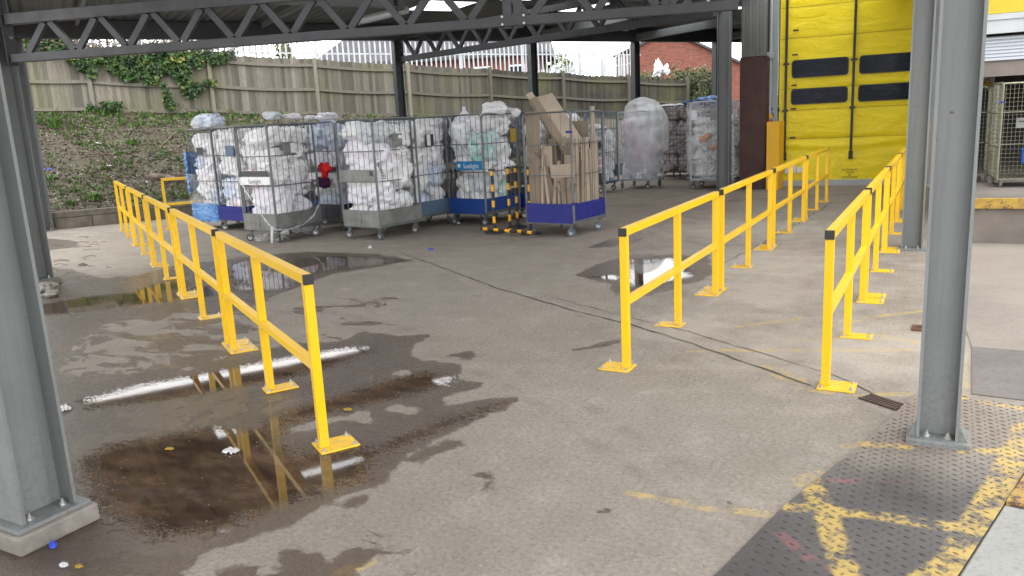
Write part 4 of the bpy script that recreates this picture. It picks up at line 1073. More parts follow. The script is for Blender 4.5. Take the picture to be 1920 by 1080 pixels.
def castor(parent, x, y, tyre, r=.065, ang=None):
    ang = random.uniform(-1.2, 1.2) if ang is None else ang
    m = MB(); d = Vector((math.cos(ang), math.sin(ang), 0)); n = Vector((-d.y, d.x, 0)); c = Vector((x, y, 0))+d*-.03
    for s in (-1, 1): m.span(c+n*.022*s+Zv*r, Vector((x, y, .185))+n*.022*s, .004, .045, up=n.cross(d) if False else d)
    m.box((x, y, .188), (.08, .08, .012)); cf = m.build('castor', M['zinc'], parent)
    m = MB(); m.disc(c+Zv*r, n, r, .032, 20); wh = m.build('wheel', M[tyre], cf, smooth=False)
    m = MB(); m.disc(c+Zv*r, n, r*.55, .036, 14); m.disc(c+Zv*r, n, .012, .06, 8); m.build('hub', M['bolt'], wh)
def roll_cage(x, y, yaw, label, W=.87, L=1.0, h=CH, base='grey', mesh=0, steel='zinc', sign=None, tyre='rubber', wires=(7, 8), front=True, basez=(.2, .47), rails=(.95, 1.44), mark=None, group='roll cages in the laundry yard', band=None, top_open=False):
    """x,y: near left corner; local x along the front, local y to the back"""
    t = empty('roll_cage', (x, y, 0), label, 'roll cage', group, yaw)
    m = MB(); z0, z1 = basez; bm_ = {'grey': 'plate_grey', 'dark': 'plate_dark', 'blue': 'blue', 'blue2': 'blue2', 'slate': 'slate', 'none': steel}[base]
    m.box((W/2, L/2, z0+.015), (W, L, .03))
    for yy in (.012, L-.012): m.box((W/2, yy, z0+.03), (W+.02, .024, .045))
    for xx in (.0, W): m.box((xx, L/2, z0+.03), (.024, L-.03, .045))
    m.build('base_frame', M[steel], t)
    if base != 'none':
        for nm, c, sz in (('front', (W/2, -.003, (z0+z1)/2+.015), (W-.03, .006, z1-z0)), ('back', (W/2, L+.003, (z0+z1)/2+.015), (W-.03, .006, z1-z0)), ('left', (-.003, L/2, (z0+z1)/2+.015), (.006, L-.03, z1-z0)), ('right', (W+.003, L/2, (z0+z1)/2+.015), (.006, L-.03, z1-z0))):
            m = MB(); m.box(c, sz)
            if base in ('grey', 'dark') and nm in ('front', 'right', 'left'):
                if nm == 'front': m.box((W/2, -.010, (z0+z1)/2+.015), (.03, .008, z1-z0-.02)); m.box((W/2, -.010, z1+.01), (W-.03, .010, .02))
                else: m.box(((-.01 if nm == 'left' else W+.01), L/2, (z0+z1)/2+.015), (.008, .03, z1-z0-.02)); m.box(((-.01 if nm == 'left' else W+.01), L/2, z1+.01), (.010, L-.03, .02))
            m.build('base_panel', M[bm_], t)
    sf = side_frame(W-.03, h, z0+.03, wires[0], rails, mesh_h=mesh)
    for yy, on in ((0.012, front), (L-.012, True)):
        if not on: continue
        f = link('side_frame', sf.mesh('side_frame'), M[steel], t, loc=(W/2, yy, 0))
    sf = side_frame(L-.03, h-.012, z0+.03, wires[1], rails, mesh_h=mesh)
    for xx in (.0, W): f = link('side_frame', sf.mesh('side_frame'), M[steel], t, loc=(xx, L/2, 0), rot=(0, 0, PI/2))
    for xx, yy in ((.07, .08), (W-.07, .08), (.07, L-.08), (W-.07, L-.08)): castor(t, xx, yy, tyre)
    if band:
        for z_, hh in band: m = MB(); m.box((W/2, -.02, z_), (W-.06, .008, hh)); m.build('band', M['plate_dark'], t)
    if sign:
        face, z_, hh, mat, txt, tm, u0, u1 = sign
        m = MB()
        if face == 'front': m.box((W*(u0+u1)/2, -.016, z_), (W*(u1-u0), .006, hh)); s = m.build('sign_plate', M[mat], t, bevel=.002); 
        if face == 'front' and txt: text_on('lettering', txt, hh*.78, M[tm], s, (W*(u0+u1)/2+(.045 if mat == 'sky_ink' else 0), -.0205, z_-.01), 0)
    return t
def tagplate(t, pos, size, mat, name='tag_plate', right=False):
    m = MB(); m.box(pos, size); return m.build(name, M[mat], t)
def fill(x, y, yaw, mats, desc, W=.87, L=1.0, z0=.25, z1=1.9, layers=5, ragged=True, nx=2, ny=2, bulge=0.0, cat='laundry bag'):
    Rz = Matrix.Rotation(yaw, 3, 'Z')
    for j in range(ny):
        z = z0 if j == 0 else z0+.1
        rw = L/ny
        while z < z1-.14:
            hh = min(random.uniform(.25, .46), z1-z)
            k = 1 if (nx == 1 or random.random() < .25) else 2
            cut = random.uniform(.4, .6) if k == 2 else 1
            a = 0
            for wfrac in ([cut, 1-cut] if k == 2 else [1]):
                cx = W*(a+wfrac/2); a += wfrac; h2 = hh*random.uniform(.9, 1.12); dz = random.uniform(-.05, .05)
                sx = W*wfrac/2*random.uniform(1.0, 1.12); sy = rw/2*random.uniform(1.0, 1.12); sz = h2/2*1.22
                zz = max(z0+sz*.85, z+hh/2+dz)
                if zz+sz > z1+.05: zz = z1+.05-sz
                fx = sx*1.11; cx = min(max(cx, fx-bulge), W-fx+bulge) if 2*fx < W else W/2; sx = min(sx, W*.49)
                cy = min(max(rw*(j+.5), sy*1.12), L-sy*1.12)
                if zz-sz < .5 and z0 < .5: sx *= .88; sy *= .88
                p = Rz @ Vector((cx, cy, 0))+Vector((x, y, zz))
                bag_obj('laundry_bag' if cat == 'laundry bag' else 'linen_bundle', mats[random.randrange(len(mats))], p, (sx, sy, sz), (random.uniform(-.12, .12), random.uniform(-.2, .2), yaw+random.choice((0, PI))+random.uniform(-.12, .12)), desc, 'bags packed in the cages', cat)
            z += hh
def bag_print(x, y, face, z, body, size, yaw_c, W, tilt):
    """black printing on the outer skin of the nearest bag: face 'front' or 'right' of a cage at x,y"""
    Rz = Matrix.Rotation(yaw_c, 3, 'Z'); u, z_ = z
    loc = Rz @ (Vector((u, .028, 0)) if face == 'front' else Vector((W-.028, u, 0)))+Vector((x, y, z_))
    me = text_mesh(body, size); bags = [o for o in COL.objects if o.name.startswith('laundry_bag')]
    b = min(bags, key=lambda o: (o.location-loc).length)
    o = link('printed_lettering', me, M['ink'])
    mw = Matrix.Translation(loc) @ Matrix.Rotation(yaw_c+(0 if face == 'front' else PI/2), 4, 'Z') @ Matrix.Rotation(PI/2, 4, 'X') @ Matrix.Rotation(tilt, 4, 'Z')
    o.parent = b; o.matrix_parent_inverse = Matrix.LocRotScale(b.location, b.rotation_euler, b.scale).inverted(); o.matrix_basis = mw
Y = -.17
W5 = ['bag_white']*5+['bag_lilac', 'bag_grey']
# a: wrapped cage on the far left
ca = roll_cage(-13.30, 11.13, Y, 'roll cage with wrapped blue foot, leftmost, beside the end guard rail', base='blue2', steel='zinc')
fill(-13.30, 11.13, Y, ['bag_white', 'bag_white', 'bag_lilac', 'bag_blue'], 'white laundry bag in the leftmost cage with the wrapped blue foot')
tagplate(ca, (.45, -.02, 1.53), (.22, .008, .15), 'plate_dark')
# b
cb = roll_cage(-12.38, 10.90, Y, 'roll cage with bright blue base squeezed between the wrapped one and the grey Sunlight cage', base='blue')
fill(-12.38, 10.90, Y, ['bag_white', 'bag_white', 'bag_white', 'bag_pink', 'bag_blue'], 'laundry bag in the blue based cage second from the left')
tagplate(cb, (.62, -.02, 1.52), (.26, .008, .2), 'slate')
# c
cc = roll_cage(-10.56, 9.80, -.10, 'grey steel roll cage with a Sunlight sign and plastic film trailing from it', base='grey', sign=('front', 1.04, .13, 'white', 'Sunlight', 'ink', .05, .97), W=.84)
m = MB(); m.box((.43, -.018, 1.16), (.70, .008, .09)); m.build('strip_plate', M['plate_dark'], cc)
tagplate(cc, (.855, .42, 1.55), (.008, .26, .20), 'plate_grey'); tagplate(cc, (.861, .50, 1.55), (.004, .10, .16), 'white', 'label_card')
fill(-10.56, 9.80, -.10, W5+['bag_pink', 'bag_lilac'], 'white laundry bag in the grey cage with the Sunlight sign', W=.84, z1=1.85)
bag_print(-10.56, 9.80, 'right', (.80, .86), 'REND', .09, -.10, .84, .0); bag_print(-10.56, 9.80, 'front', (.2, 1.62), '170', .10, -.10, .84, .9); bag_print(-10.56, 9.80, 'front', (.18, 1.36), 'REND', .07, -.10, .84, -.9)
# d
cd = roll_cage(-10.38, 11.28, Y, 'roll cage with black base and red cloth hanging from it', base='dark', sign=('front', 1.0, .12, 'white', 'Sunlight', 'ink', .06, .95))
fill(-10.38, 11.28, Y, ['bag_white', 'bag_white', 'bag_blue', 'bag_grey', 'bag_lilac'], 'laundry bag in the black based cage behind the red cloth')
m = MB(); m.box((.45, -.018, 1.12), (.8, .008, .08)); m.build('strip_plate', M['plate_dark'], cd)
# e
ce = roll_cage(-8.90, 10.43, -.15, 'large grey steel roll cage with a plain grey plate, standing out in front', base='grey', tyre='rubber')
m = MB(); m.box((.435, -.016, 1.05), (.84, .006, .20)); m.build('sign_plate', M['plate_grey'], ce, bevel=.002)
tagplate(ce, (.79, -.021, 1.09), (.08, .004, .08), 'plate_dark', 'code_label'); tagplate(ce, (.886, .52, 1.60), (.008, .24, .20), 'plate_grey')
fill(-8.90, 10.43, -.15, W5, 'white laundry bag in the large grey cage with the plain plate', bulge=.015)
bag_print(-8.90, 10.43, 'right', (.16, 1.12), 'BEREND', .085, -.15, .87, -1.1)
bag_print(-8.90, 10.43, 'right', (.10, 1.36), 'SEN', .07, -.15, .87, -1.4)
bag_print(-9.00, 11.62, 'right', (.38, .58), 'BEREND', .085, -.16, .87, -.5) if False else None
# f
cf_ = roll_cage(-9.00, 11.62, -.16, 'roll cage with slate blue base behind the large grey cage', base='slate')
fill(-9.00, 11.62, -.16, ['bag_white', 'bag_blue', 'bag_blue', 'bag_white'], 'laundry bag in the slate based cage behind the large grey one')
tagplate(cf_, (.886, .45, 1.55), (.008, .2, .2), 'plate_dark'); tagplate(cf_, (.893, .42, 1.55), (.004, .09, .19), 'white', 'label_card')
bag_print(-9.00, 11.62, 'right', (.38, .60), 'BEREND', .08, -.16, .87, -.5); bag_print(-9.00, 11.62, 'right', (.12, 1.55), '38', .09, -.16, .87, 0)
# g
cg = roll_cage(-7.96, 12.28, -.17, 'roll cage with blue base and a blue Sunlight board, behind the striped posts', base='blue2', sign=('front', 1.07, .15, 'sky_ink', 'Sunlight', 'white', .28, .98))
fill(-7.96, 12.28, -.17, ['bag_white', 'bag_white', 'bag_teal', 'bag_white', 'bag_grey'], 'laundry bag in the cage with the blue Sunlight board')
tagplate(cg, (.14, -.018, 1.07), (.12, .006, .11), 'plate_grey')
m = MB(); m.disc((.315, -.021, 1.07), (0, 1, 0), .035, .003, 16); m.build('round_mark', M['white'], cg)
tagplate(cg, (.888, .86, 1.55), (.008, .16, .24), 'yellow_leaf')
# h
ch_ = roll_cage(-6.98, 13.20, -.14, 'blue based roll cage half hidden behind the cardboard cage', base='blue')
fill(-6.98, 13.20, -.14, ['bag_white', 'bag_pink', 'bag_white'], 'laundry bag in the cage half hidden behind the cardboard cage')
# back row
for k, (x, y, lab) in enumerate(((-13.1, 12.25, 'roll cage directly behind the wrapped one at the far left'), (-12.15, 12.05, 'roll cage in the back row behind the bright blue base'), (-11.42, 11.72, 'roll cage in the back row left of the red cloth cage'), (-10.2, 12.42, 'roll cage in the back row behind the red cloth'), (-8.85, 12.75, 'roll cage in the back row behind the slate based one'), (-7.75, 13.42, 'roll cage in the back row behind the blue Sunlight board'))):
    if k == 2: y = 12.0
    roll_cage(x, y, Y, lab, base='grey' if k % 2 else 'blue2'); fill(x, y, Y, ['bag_white', 'bag_grey', 'bag_blue'], 'laundry bag in the '+lab, z0=1.15)
# loose bags on top
TOPS = [(395, 226, 14.4, .22, .12, 'bag_blue', 'pale blue bag lying on top of the leftmost cage'), (375, 231, 15.2, .16, .10, 'bag_grey', 'greenish bag on top of the leftmost cage'), (510, 217, 14.4, .16, .07, 'bag_grey', 'clear bag on top of the cage with the Sunlight sign'), (548, 219, 14.6, .16, .06, 'bag_white', 'white bag on top of the back row cages'), (612, 218, 14.2, .20, .07, 'bag_lilac', 'lilac bag resting on top by the red cloth cage'),
        (928, 203, 14.2, .22, .11, 'bag_white', 'big white bag on top of the cage beside the cardboard'), (960, 212, 14.5, .14, .09, 'bag_white', 'smaller white bag on top beside the cardboard'), (582, 221, 15.2, .12, .05, 'bag_white', 'small white bag lying on the back row')]
for x, y, d_, s, sz, mt, lab in TOPS: bag_obj('laundry_bag', mt, D(x, y, d_), (s, s*.9, sz), (0, 0, random.uniform(-.4, .4)), lab, 'bags lying on the cages')
# knotted upright bag in cage g
bm = bmesh.new(); bmesh.ops.create_icosphere(bm, subdivisions=5, radius=1)
for v in bm.verts:
    c = v.co; k = 1+noise.fractal(c*2.4, 1, 2, 4)*.18; z = c.z
    f = 1 if z < .1 else max(.16, 1-(z-.1)*1.15)
    if z > .88: f += (z-.88)*3
    v.co = Vector((c.x*.30*f*k, c.y*.26*f*k, z*.36))
me = bpy.data.meshes.new('knotted_bag'); bm.to_mesh(me); bm.free(); p = D(872, 238, 14.3)
tag(link('laundry_bag', me, M['bag_grey'], loc=p, smooth=True), 'tall knotted clear bag standing up in the cage with the blue Sunlight board', 'laundry bag')
# red cloth and purple cloth
bm = bmesh.new(); bmesh.ops.create_icosphere(bm, subdivisions=4, radius=1)
for v in bm.verts:
    c = v.co; k = 1+noise.fractal(c*2.6+Vector((4, 0, 0)), 1, 2, 4)*.55; v.co = Vector((c.x*.135*k, c.y*.05*k, c.z*(.09 if c.z > 0 else .17)*k)); 
    if v.co.z < -.05: v.co.x *= .55
me = bpy.data.meshes.new('red_cloth'); bm.to_mesh(me); bm.free(); tag(link('red_cloth', me, M['red'], loc=G(609, 345, 0)*0+D(608, 316, 13.95), smooth=True), 'bright red cloth knotted on the front of the black based cage', 'cloth')
o = bag_obj('purple_cloth', 'bag_white', D(606, 342, 14.35), (.16, .06, .10), (0, 0, 0), 'dark purple cloth inside the black based cage', None, 'cloth')
me = o.data.copy(); me.materials.clear(); me.materials.append(M['purple']); o.data = me; 
# blue wrap hanging on cage a and around its foot
def sheet(name, path, z0, z1, mat, label, cat, amp=.03, seed=0, nu=60, nv=24, group=None):
    L = [Vector(p) for p in path]; segs = [(b-a).length for a, b in zip(L, L[1:])]; tot = sum(segs)
    def at(u):
        s = u*tot
        for (a, b), l in zip(zip(L, L[1:]), segs):
            if s <= l: return a.lerp(b, s/l), (b-a).normalized()
            s -= l
        return L[-1], (L[-1]-L[-2]).normalized()
    m = MB()
    for i in range(nu+1):
        p, d = at(i/nu); n = Vector((d.y, -d.x, 0))
        for j in range(nv+1):
            v = j/nv; a = noise.fractal(Vector((i*.22, j*.35, seed)), 1, 2, 4)*amp; b = noise.noise(Vector((i*.1, seed, 0)))*.04
            q = p+n*(.02+abs(a)); m.v.append((q.x, q.y, z0+(z1-z0)*v+b*(1-v))); m.c.append(.5)
    for i in range(nu):
        for j in range(nv): k = i*(nv+1)+j; m.f.append((k, k+nv+1, k+nv+2, k+1))
    o = m.build(name, M[mat], smooth=True); return tag(o, label, cat, group)
Ra = Matrix.Rotation(Y, 3, 'Z'); oa = Vector((-13.30, 11.13, 0))
fr = [oa+Ra @ Vector(p) for p in ((-.03, .5, 0), (-.03, -.03, 0), (.90, -.03, 0))]
sheet('film_wrap', fr, .16, .52, 'bluewrap', 'creased blue film wrapped round the foot of the leftmost cage', 'plastic wrap', .05, 1)
sheet('film_wrap', [oa+Ra @ Vector(p) for p in ((-.10, .35, 0), (-.10, -.02, 0), (.04, -.05, 0))], .72, 1.52, 'bluewrap', 'bright blue plastic hanging down the left corner of the leftmost cage', 'plastic wrap', .07, 5, 24, 40)
sheet('film_wrap', [oa+Ra @ Vector(p) for p in ((-.05, -.05, 0), (.9, -.05, 0))], .5, 1.1, 'film', 'clear film stretched over the front of the leftmost cage', 'plastic wrap', .03, 8)
# film sash and heap at cage c
oc = Vector((-10.56, 9.80, 0)); Rc = Matrix.Rotation(-.10, 3, 'Z')
def cpt(x, y, z): return oc+Rc @ Vector((x, y, 0))+Zv*z
sash = [cpt(-.05, -.05, 1.2), cpt(.15, -.06, .98), cpt(.45, -.07, .62), cpt(.72, -.07, .33), cpt(.90, -.06, .24), cpt(.93, .2, .22), cpt(.93, .5, .26), cpt(.92, .75, .38), cpt(.91, .95, .62)]
m = MB()
for i in range(len(sash)-1):
    for k in range(6):
        a = sash[i].lerp(sash[i+1], k/6); b = sash[i].lerp(sash[i+1], (k+1)/6); w = .045+.015*math.sin(i*2+k)
        m.tube(a, b, .010+.005*math.sin(i*3+k*2.), 7, cap=False)
for i in range(5): m.tube(cpt(.80, -.06, .28)+Vector((random.uniform(-.02, .02), random.uniform(-.02, .02), 0)), cpt(.80+random.uniform(-.04, .04), -.1, .02), .014, 7)
tag(m.build('twisted_film', M['cover'], smooth=True), 'twisted clear plastic film looped diagonally across the Sunlight cage', 'plastic film')
def heap(name, c, rx, ry, h, mat, label, seed, cat='plastic film', rz=0):
    m = MB(); nu, nv = 46, 46
    for i in range(nu+1):
        for j in range(nv+1):
            u = i/nu*2-1; v = j/nv*2-1; r = math.sqrt(u*u+v*v); a = max(0, 1-r*r); n_ = noise.fractal(Vector((u*3, v*3, seed)), 1, 2, 5)
            x = u*rx*(1+n_*.12); y = v*ry*(1+n_*.12); z = .005+h*max(0, a)**.7*(.45+abs(n_)*1.2)
            p = Matrix.Rotation(rz, 3, 'Z') @ Vector((x, y, 0)); m.v.append((c[0]+p.x, c[1]+p.y, z)); m.c.append(.5)
    for i in range(nu):
        for j in range(nv):
            u = (i+.5)/nu*2-1; v = (j+.5)/nv*2-1
            if u*u+v*v > .95+.4*noise.noise(Vector((u*3, v*3, seed))): continue
            k = i*(nv+1)+j; m.f.append((k, k+nv+1, k+nv+2, k+1))
    return tag(m.build(name, M[mat], smooth=True), label, cat)
heap('film_heap', G(505, 449), .42, .22, .10, 'cover', 'heap of clear plastic film on the floor below the Sunlight cage', 2)
heap('film_heap', G(555, 437), .50, .16, .08, 'cover', 'second flat heap of clear film right of the Sunlight cage corner', 6)

# cardboard cage
ci = roll_cage(-5.84, 11.24, -.13, 'roll cage full of flattened cardboard with a deep blue base', base='blue', W=.88, h=1.90, tyre='bluerubber', wires=(5, 5), rails=(.95, 1.42), basez=(.2, .50))
for xx, yy, z_ in ((.86, -.02, 1.60), (.02, -.02, .0), (.90, .0, .52)):
    if z_: m = MB(); m.box((xx, yy, z_), (.10, .03, .035)); m.build('clip', M['blue'], ci)
oi_ = Vector((-5.85, 11.24, 0)); Ri = Matrix.Rotation(-.13, 3, 'Z')
def ipt(x, y, z): return oi_+Ri @ Vector((x, y, 0))+Zv*z
def card(x, y, z0, w, h, yaw, lean, roll, mat, label, th=.012, fold=None):
    t_ = MB(); n = 7
    for k in range(n):
        off = noise.noise(Vector((k*.6, x*9, y*7)))*.02
        t_.box(((k+.5-n/2)*w/n, off, h/2), (w/n*1.02, th, h*(1+.02*noise.noise(Vector((k, x*5, 0))))))
    if fold: t_.box((-w/2+fold/2*.7, fold/2*.7, h/2), (fold, th*.8, h), M=Matrix.Rotation(-1.0, 3, 'Z'))
    o = t_.build('cardboard_sheet', M[mat]); o.location = ipt(x, y, z0); o.rotation_euler = (lean, roll, -.13+yaw)
    return tag(o, label, 'cardboard', 'flattened cardboard in the blue based cage')
cd_ = [(.12, .12, .25, .26, 1.68, 0, 0, 0, 'card', 'tall brown cardboard sheet at the left front of the cardboard cage'), (.35, .10, .25, .18, 1.15, .1, 0, .03, 'card_in', 'pale narrow card standing second from the left in the cardboard cage'),
 (.50, .14, .25, .14, 1.25, -.2, 0, -.04, 'card', None), (.60, .08, .25, .10, .85, .2, 0, -.28, 'card', None), (.66, .12, .25, .12, .80, 0, 0, -.18, 'card_in', None), (.76, .10, .25, .16, 1.0, .3, 0, .02, 'card', None), (.30, .3, .25, .3, 1.1, .3, 0, 0, 'card', None), (.6, .45, .25, .4, 1.1, .1, 0, 0, 'card', None),
 (.82, .22, .25, .16, 1.25, 1.4, 0, 0, 'card_in', None), (.84, .40, .25, .14, 1.22, 1.5, .02, 0, 'card', None), (.85, .55, .25, .13, 1.25, 1.3, -.03, 0, 'card_in', None), (.84, .70, .25, .14, 1.28, 1.6, .02, 0, 'card', None), (.80, .86, .25, .16, 1.25, 1.5, 0, 0, 'card_in', None), (.5, .7, .25, .5, 1.5, .2, 0, .0, 'card', 'wide cardboard sheet at the back of the cardboard cage'), (.80, .80, 1.25, .10, .72, 1.4, 0, .03, 'card_in', 'thin pale strip of card sticking up at the back right of the cage')]
for c_ in cd_: card(*c_[:9], c_[9] or 'brown cardboard strip standing upright in the blue based cage', fold=None)
m = MB(); m.box((0, 0, 0), (.42, .012, .20)); o = m.build('cardboard_sheet', M['card_in']); o.location = ipt(.70, .015, 1.02); o.rotation_euler = (0, -.05, -.13); tag(o, 'short pale card flap lying across the front bars of the cardboard cage', 'cardboard')
for k, (x_, y_, h_, r_, lx) in enumerate(((.42, .05, .62, .032, -.10), (.52, .04, .55, .036, .12), (.61, .05, .70, .030, .02), (.70, .05, .60, .038, -.06), (.30, .05, .80, .028, .05), (.865, .30, .70, .03, .03), (.865, .62, .85, .03, -.04))):
    m = MB(); m.tube((0, 0, 0), (0, 0, h_), r_, 14, r_*.9); o = m.build('cardboard_roll', M['card' if k % 2 else 'card_in'], smooth=False); o.location = ipt(x_, y_, .47); o.rotation_euler = (0, lx, 0)
    tag(o, 'rolled piece of cardboard standing at the bars of the blue based cage', 'cardboard', 'rolled cardboard in the blue based cage')
for k in range(14):
    m = MB(); w_ = random.uniform(.08, .2); h_ = random.uniform(.1, .3); nn_ = 6
    for i in range(nn_):
        o1 = .05*math.sin(i*1.3+k); o2 = .05*math.sin((i+1)*1.3+k)
        m.add([(w_*i/nn_, o1, 0), (w_*(i+1)/nn_, o2, 0), (w_*(i+1)/nn_, o2, h_*random.uniform(.85, 1.1)), (w_*i/nn_, o1, h_*random.uniform(.85, 1.1))], [(0, 1, 2, 3)])
    o = m.build('cardboard_scrap', M['card' if k % 3 else 'card_in']); o.location = ipt(random.uniform(.1, .75), random.uniform(.05, .7), random.uniform(.5, 1.45)); o.rotation_euler = (random.uniform(-.5, .5), random.uniform(-.9, .9), random.uniform(-1, 1))
    tag(o, 'torn scrap of cardboard stuffed among the sheets in the blue based cage', 'cardboard', 'torn cardboard scraps in the blue based cage')
# big folded channel leaning out of the top
t = empty('cardboard_box', (0, 0, 0), 'big folded cardboard channel sticking up diagonally out of the cage', 'cardboard')
pa = D(1075, 288, 12.35); pb = D(1006, 182, 12.75); ax = (pb-pa).normalized(); sd_ = Vector((R.x, R.y, R.z)); sd_ = (sd_-ax*sd_.dot(ax)).normalized(); up_ = ax.cross(sd_).normalized()
if up_.dot(F) > 0: up_ = -up_
def strip(a0, a1, w0, dirv, mat, nm, th=.012):
    m = MB(); d = dirv.normalized(); n = ax.cross(d).normalized()*th
    vs = [a0, a1, a1+d*w0, a0+d*w0]; m.add([v for v in vs]+[v+n for v in vs], [(0,1,2,3),(7,6,5,4),(0,4,5,1),(1,5,6,2),(2,6,7,3),(3,7,4,0)]); return m.build(nm, M[mat], t)
strip(pa, pb, .30, sd_*.95+(-up_)*.25, 'card_in', 'inner_face'); strip(pa-sd_*.13-up_*-.02, pb-sd_*.13-up_*-.02, .13, sd_, 'card', 'side_face'); strip(pa-sd_*.13, pb-sd_*.13, .10, up_*-1+sd_*.2, 'card', 'lower_flap')
strip(pb-sd_*.13, pb-sd_*.13+ax*.12, .11, sd_+up_*.2, 'card_in', 'end_flap')

# right hand cages
cj = roll_cage(-7.62, 17.95, -.05, 'narrow roll cage with dark bands across its front, right of the cardboard cage', W=.42, L=.9, h=1.9, base='none', steel='slate', wires=(5, 8), rails=(.95, 1.5), band=[(1.16, .20), (.36, .24)])
fill(-7.62, 17.95, -.05, ['bag_pink', 'bag_white', 'bag_white'], 'pale pink bundle in the narrow cage with dark bands', W=.42, L=.9, nx=1, layers=5, z1=1.6)
ck = roll_cage(-7.22, 19.0, -.08, 'mesh roll cage under a milky plastic cover, right of the narrow banded one', W=.84, L=.9, h=1.88, base='none', steel='pale', mesh=.11, wires=(9, 9), rails=(1.0,))
fill(-7.22, 19.0, -.08, ['bag_pink', 'bag_white', 'bag_lilac'], 'bundle packed in the mesh cage under the milky cover', W=.84, L=.9, z1=1.7)
bm = bmesh.new(); bmesh.ops.create_icosphere(bm, subdivisions=5, radius=1)
for v in bm.verts:
    c = v.co; e = 3.5; s = (abs(c.x)**e+abs(c.y)**e+abs(c.z)**e)**(1/e); q = c/s; n_ = noise.fractal(q*1.6+Vector((3, 1, 0)), 1, 2, 5)*.06
    w = .52+(.06 if q.z > -.3 else -.06); v.co = Vector((q.x*w*(1+n_), q.y*.52*(1+n_), q.z*.92+max(0, q.z)*.12*(1-abs(q.x))+n_*.3))
    if q.z > .6: v.co.x *= 1-.25*(q.z-.6)
dl_ = [v for v in bm.verts if v.co.x < -.33]
bmesh.ops.delete(bm, geom=dl_, context='VERTS')
me = bpy.data.meshes.new('plastic_cover'); bm.to_mesh(me); bm.free()
tag(link('plastic_cover', me, M['cover'], loc=(-6.72, 19.45, 1.18), rot=(0, 0, -.08), smooth=True), 'big milky plastic cover bulging over the mesh cage', 'plastic cover')
cl = roll_cage(-6.95, 21.45, -.06, 'dark mesh roll cage of brown linen behind the covered cage', W=.90, h=1.98, base='none', steel='zinc_dark', mesh=.10, wires=(9, 9), rails=(1.1,))
fill(-6.95, 21.45, -.06, ['cloth_brown'], 'brown linen bundle in the dark mesh cage', W=.9, layers=5, cat='linen bundle')
cl2 = roll_cage(-7.55, 22.6, -.06, 'dark mesh roll cage of blue grey linen half hidden by the milky cover', W=.90, h=1.98, base='none', steel='zinc_dark', mesh=.10, wires=(9, 9), rails=(1.1,))
fill(-7.55, 22.6, -.06, ['cloth_brown', 'cloth_navy', 'bag_blue'], 'linen bundle in the dark mesh cage half hidden by the milky cover', W=.9, layers=5, cat='linen bundle', ny=1)
cl3 = roll_cage(-5.95, 21.3, -.06, 'dark mesh roll cage directly behind the white mesh cage', W=.90, h=1.98, base='none', steel='zinc_dark', mesh=.10, wires=(9, 9), rails=(1.1,))
fill(-5.95, 21.3, -.06, ['cloth_brown'], 'linen bundle in the cage behind the white mesh cage', W=.9, layers=5, cat='linen bundle', ny=1)
cm = roll_cage(-5.32, 18.75, .02, 'pale mesh roll cage of white linen behind the grey column left of the brown pillar', W=1.0, h=2.02, base='none', steel='pale', mesh=.10, wires=(10, 8), rails=(1.1, .6))
fill(-5.32, 18.75, .02, ['bag_white', 'bag_white', 'bag_white', 'bag_grey'], 'white linen bundle in the pale mesh cage behind the grey column', W=1.0, z1=1.62, cat='linen bundle')
tagplate(cm, (.58, -.02, 1.72), (.22, .008, .26), 'plate_grey'); tagplate(cm, (.10, -.02, 1.72), (.14, .008, .22), 'white')
for (x, y, s, lab) in ((1322, 258, .13, 'peach cloth bundle in the pale mesh cage, upper one'), (1340, 275, .10, 'small peach cloth bundle in the pale mesh cage, lower one')):
    bag_obj('linen_bundle', 'cloth_orange', D(x, y, 18.42), (s, .04, s*.6), (0, -.5, 0), lab, None, 'linen bundle')
sheet('plastic_cover', [(-5.36, 19.3, 0), (-5.37, 18.71, 0), (-4.2, 18.70, 0), (-4.18, 19.2, 0)], .35, 2.02, 'film', 'clear film draped over the pale mesh cage', 'plastic cover', .05, 11, 60, 40)
for k, (x, y, s, mt, lab) in enumerate(((1305, 194, .28, 'cloth_navy', 'dark blue linen bundle on top of the pale mesh cage'), (1332, 188, .26, 'cloth_blue', 'light blue linen bundle on top of the pale mesh cage'), (1352, 188, .22, 'cloth_blue', 'blue linen bundle on top, right behind the grey column'))):
    bag_obj('linen_bundle', mt, D(x, y, 18.9), (s, .3, .10), (0, 0, 0), lab, 'blue linen lying on the mesh cages', 'linen bundle')
for k, (x, y, s) in enumerate(((1225, 205, .35), (1262, 201, .3), (1285, 199, .25))):
    bag_obj('linen_bundle', 'bag_white', D(x, y, 22.0), (s, .35, .09), (0, 0, 0), ['white sheet bundle on the dark cages, next to the milky cover', 'white sheet bundle on top of the brown linen cage', 'white sheet bundle on the dark cages, nearest the blue linen'][k], 'white sheets lying on the dark cages', 'linen bundle')
cn = roll_cage(-4.12, 19.4, .0, 'roll cage of navy linen in the shade beside the brown pillar', W=.8, h=1.95, base='none', steel='zinc_dark', mesh=.10, wires=(9, 8), rails=(1.1,))
fill(-4.12, 19.4, .0, ['cloth_navy'], 'navy linen bundle in the shaded cage beside the brown pillar', W=.8, cat='linen bundle', z1=2.0, ny=1)

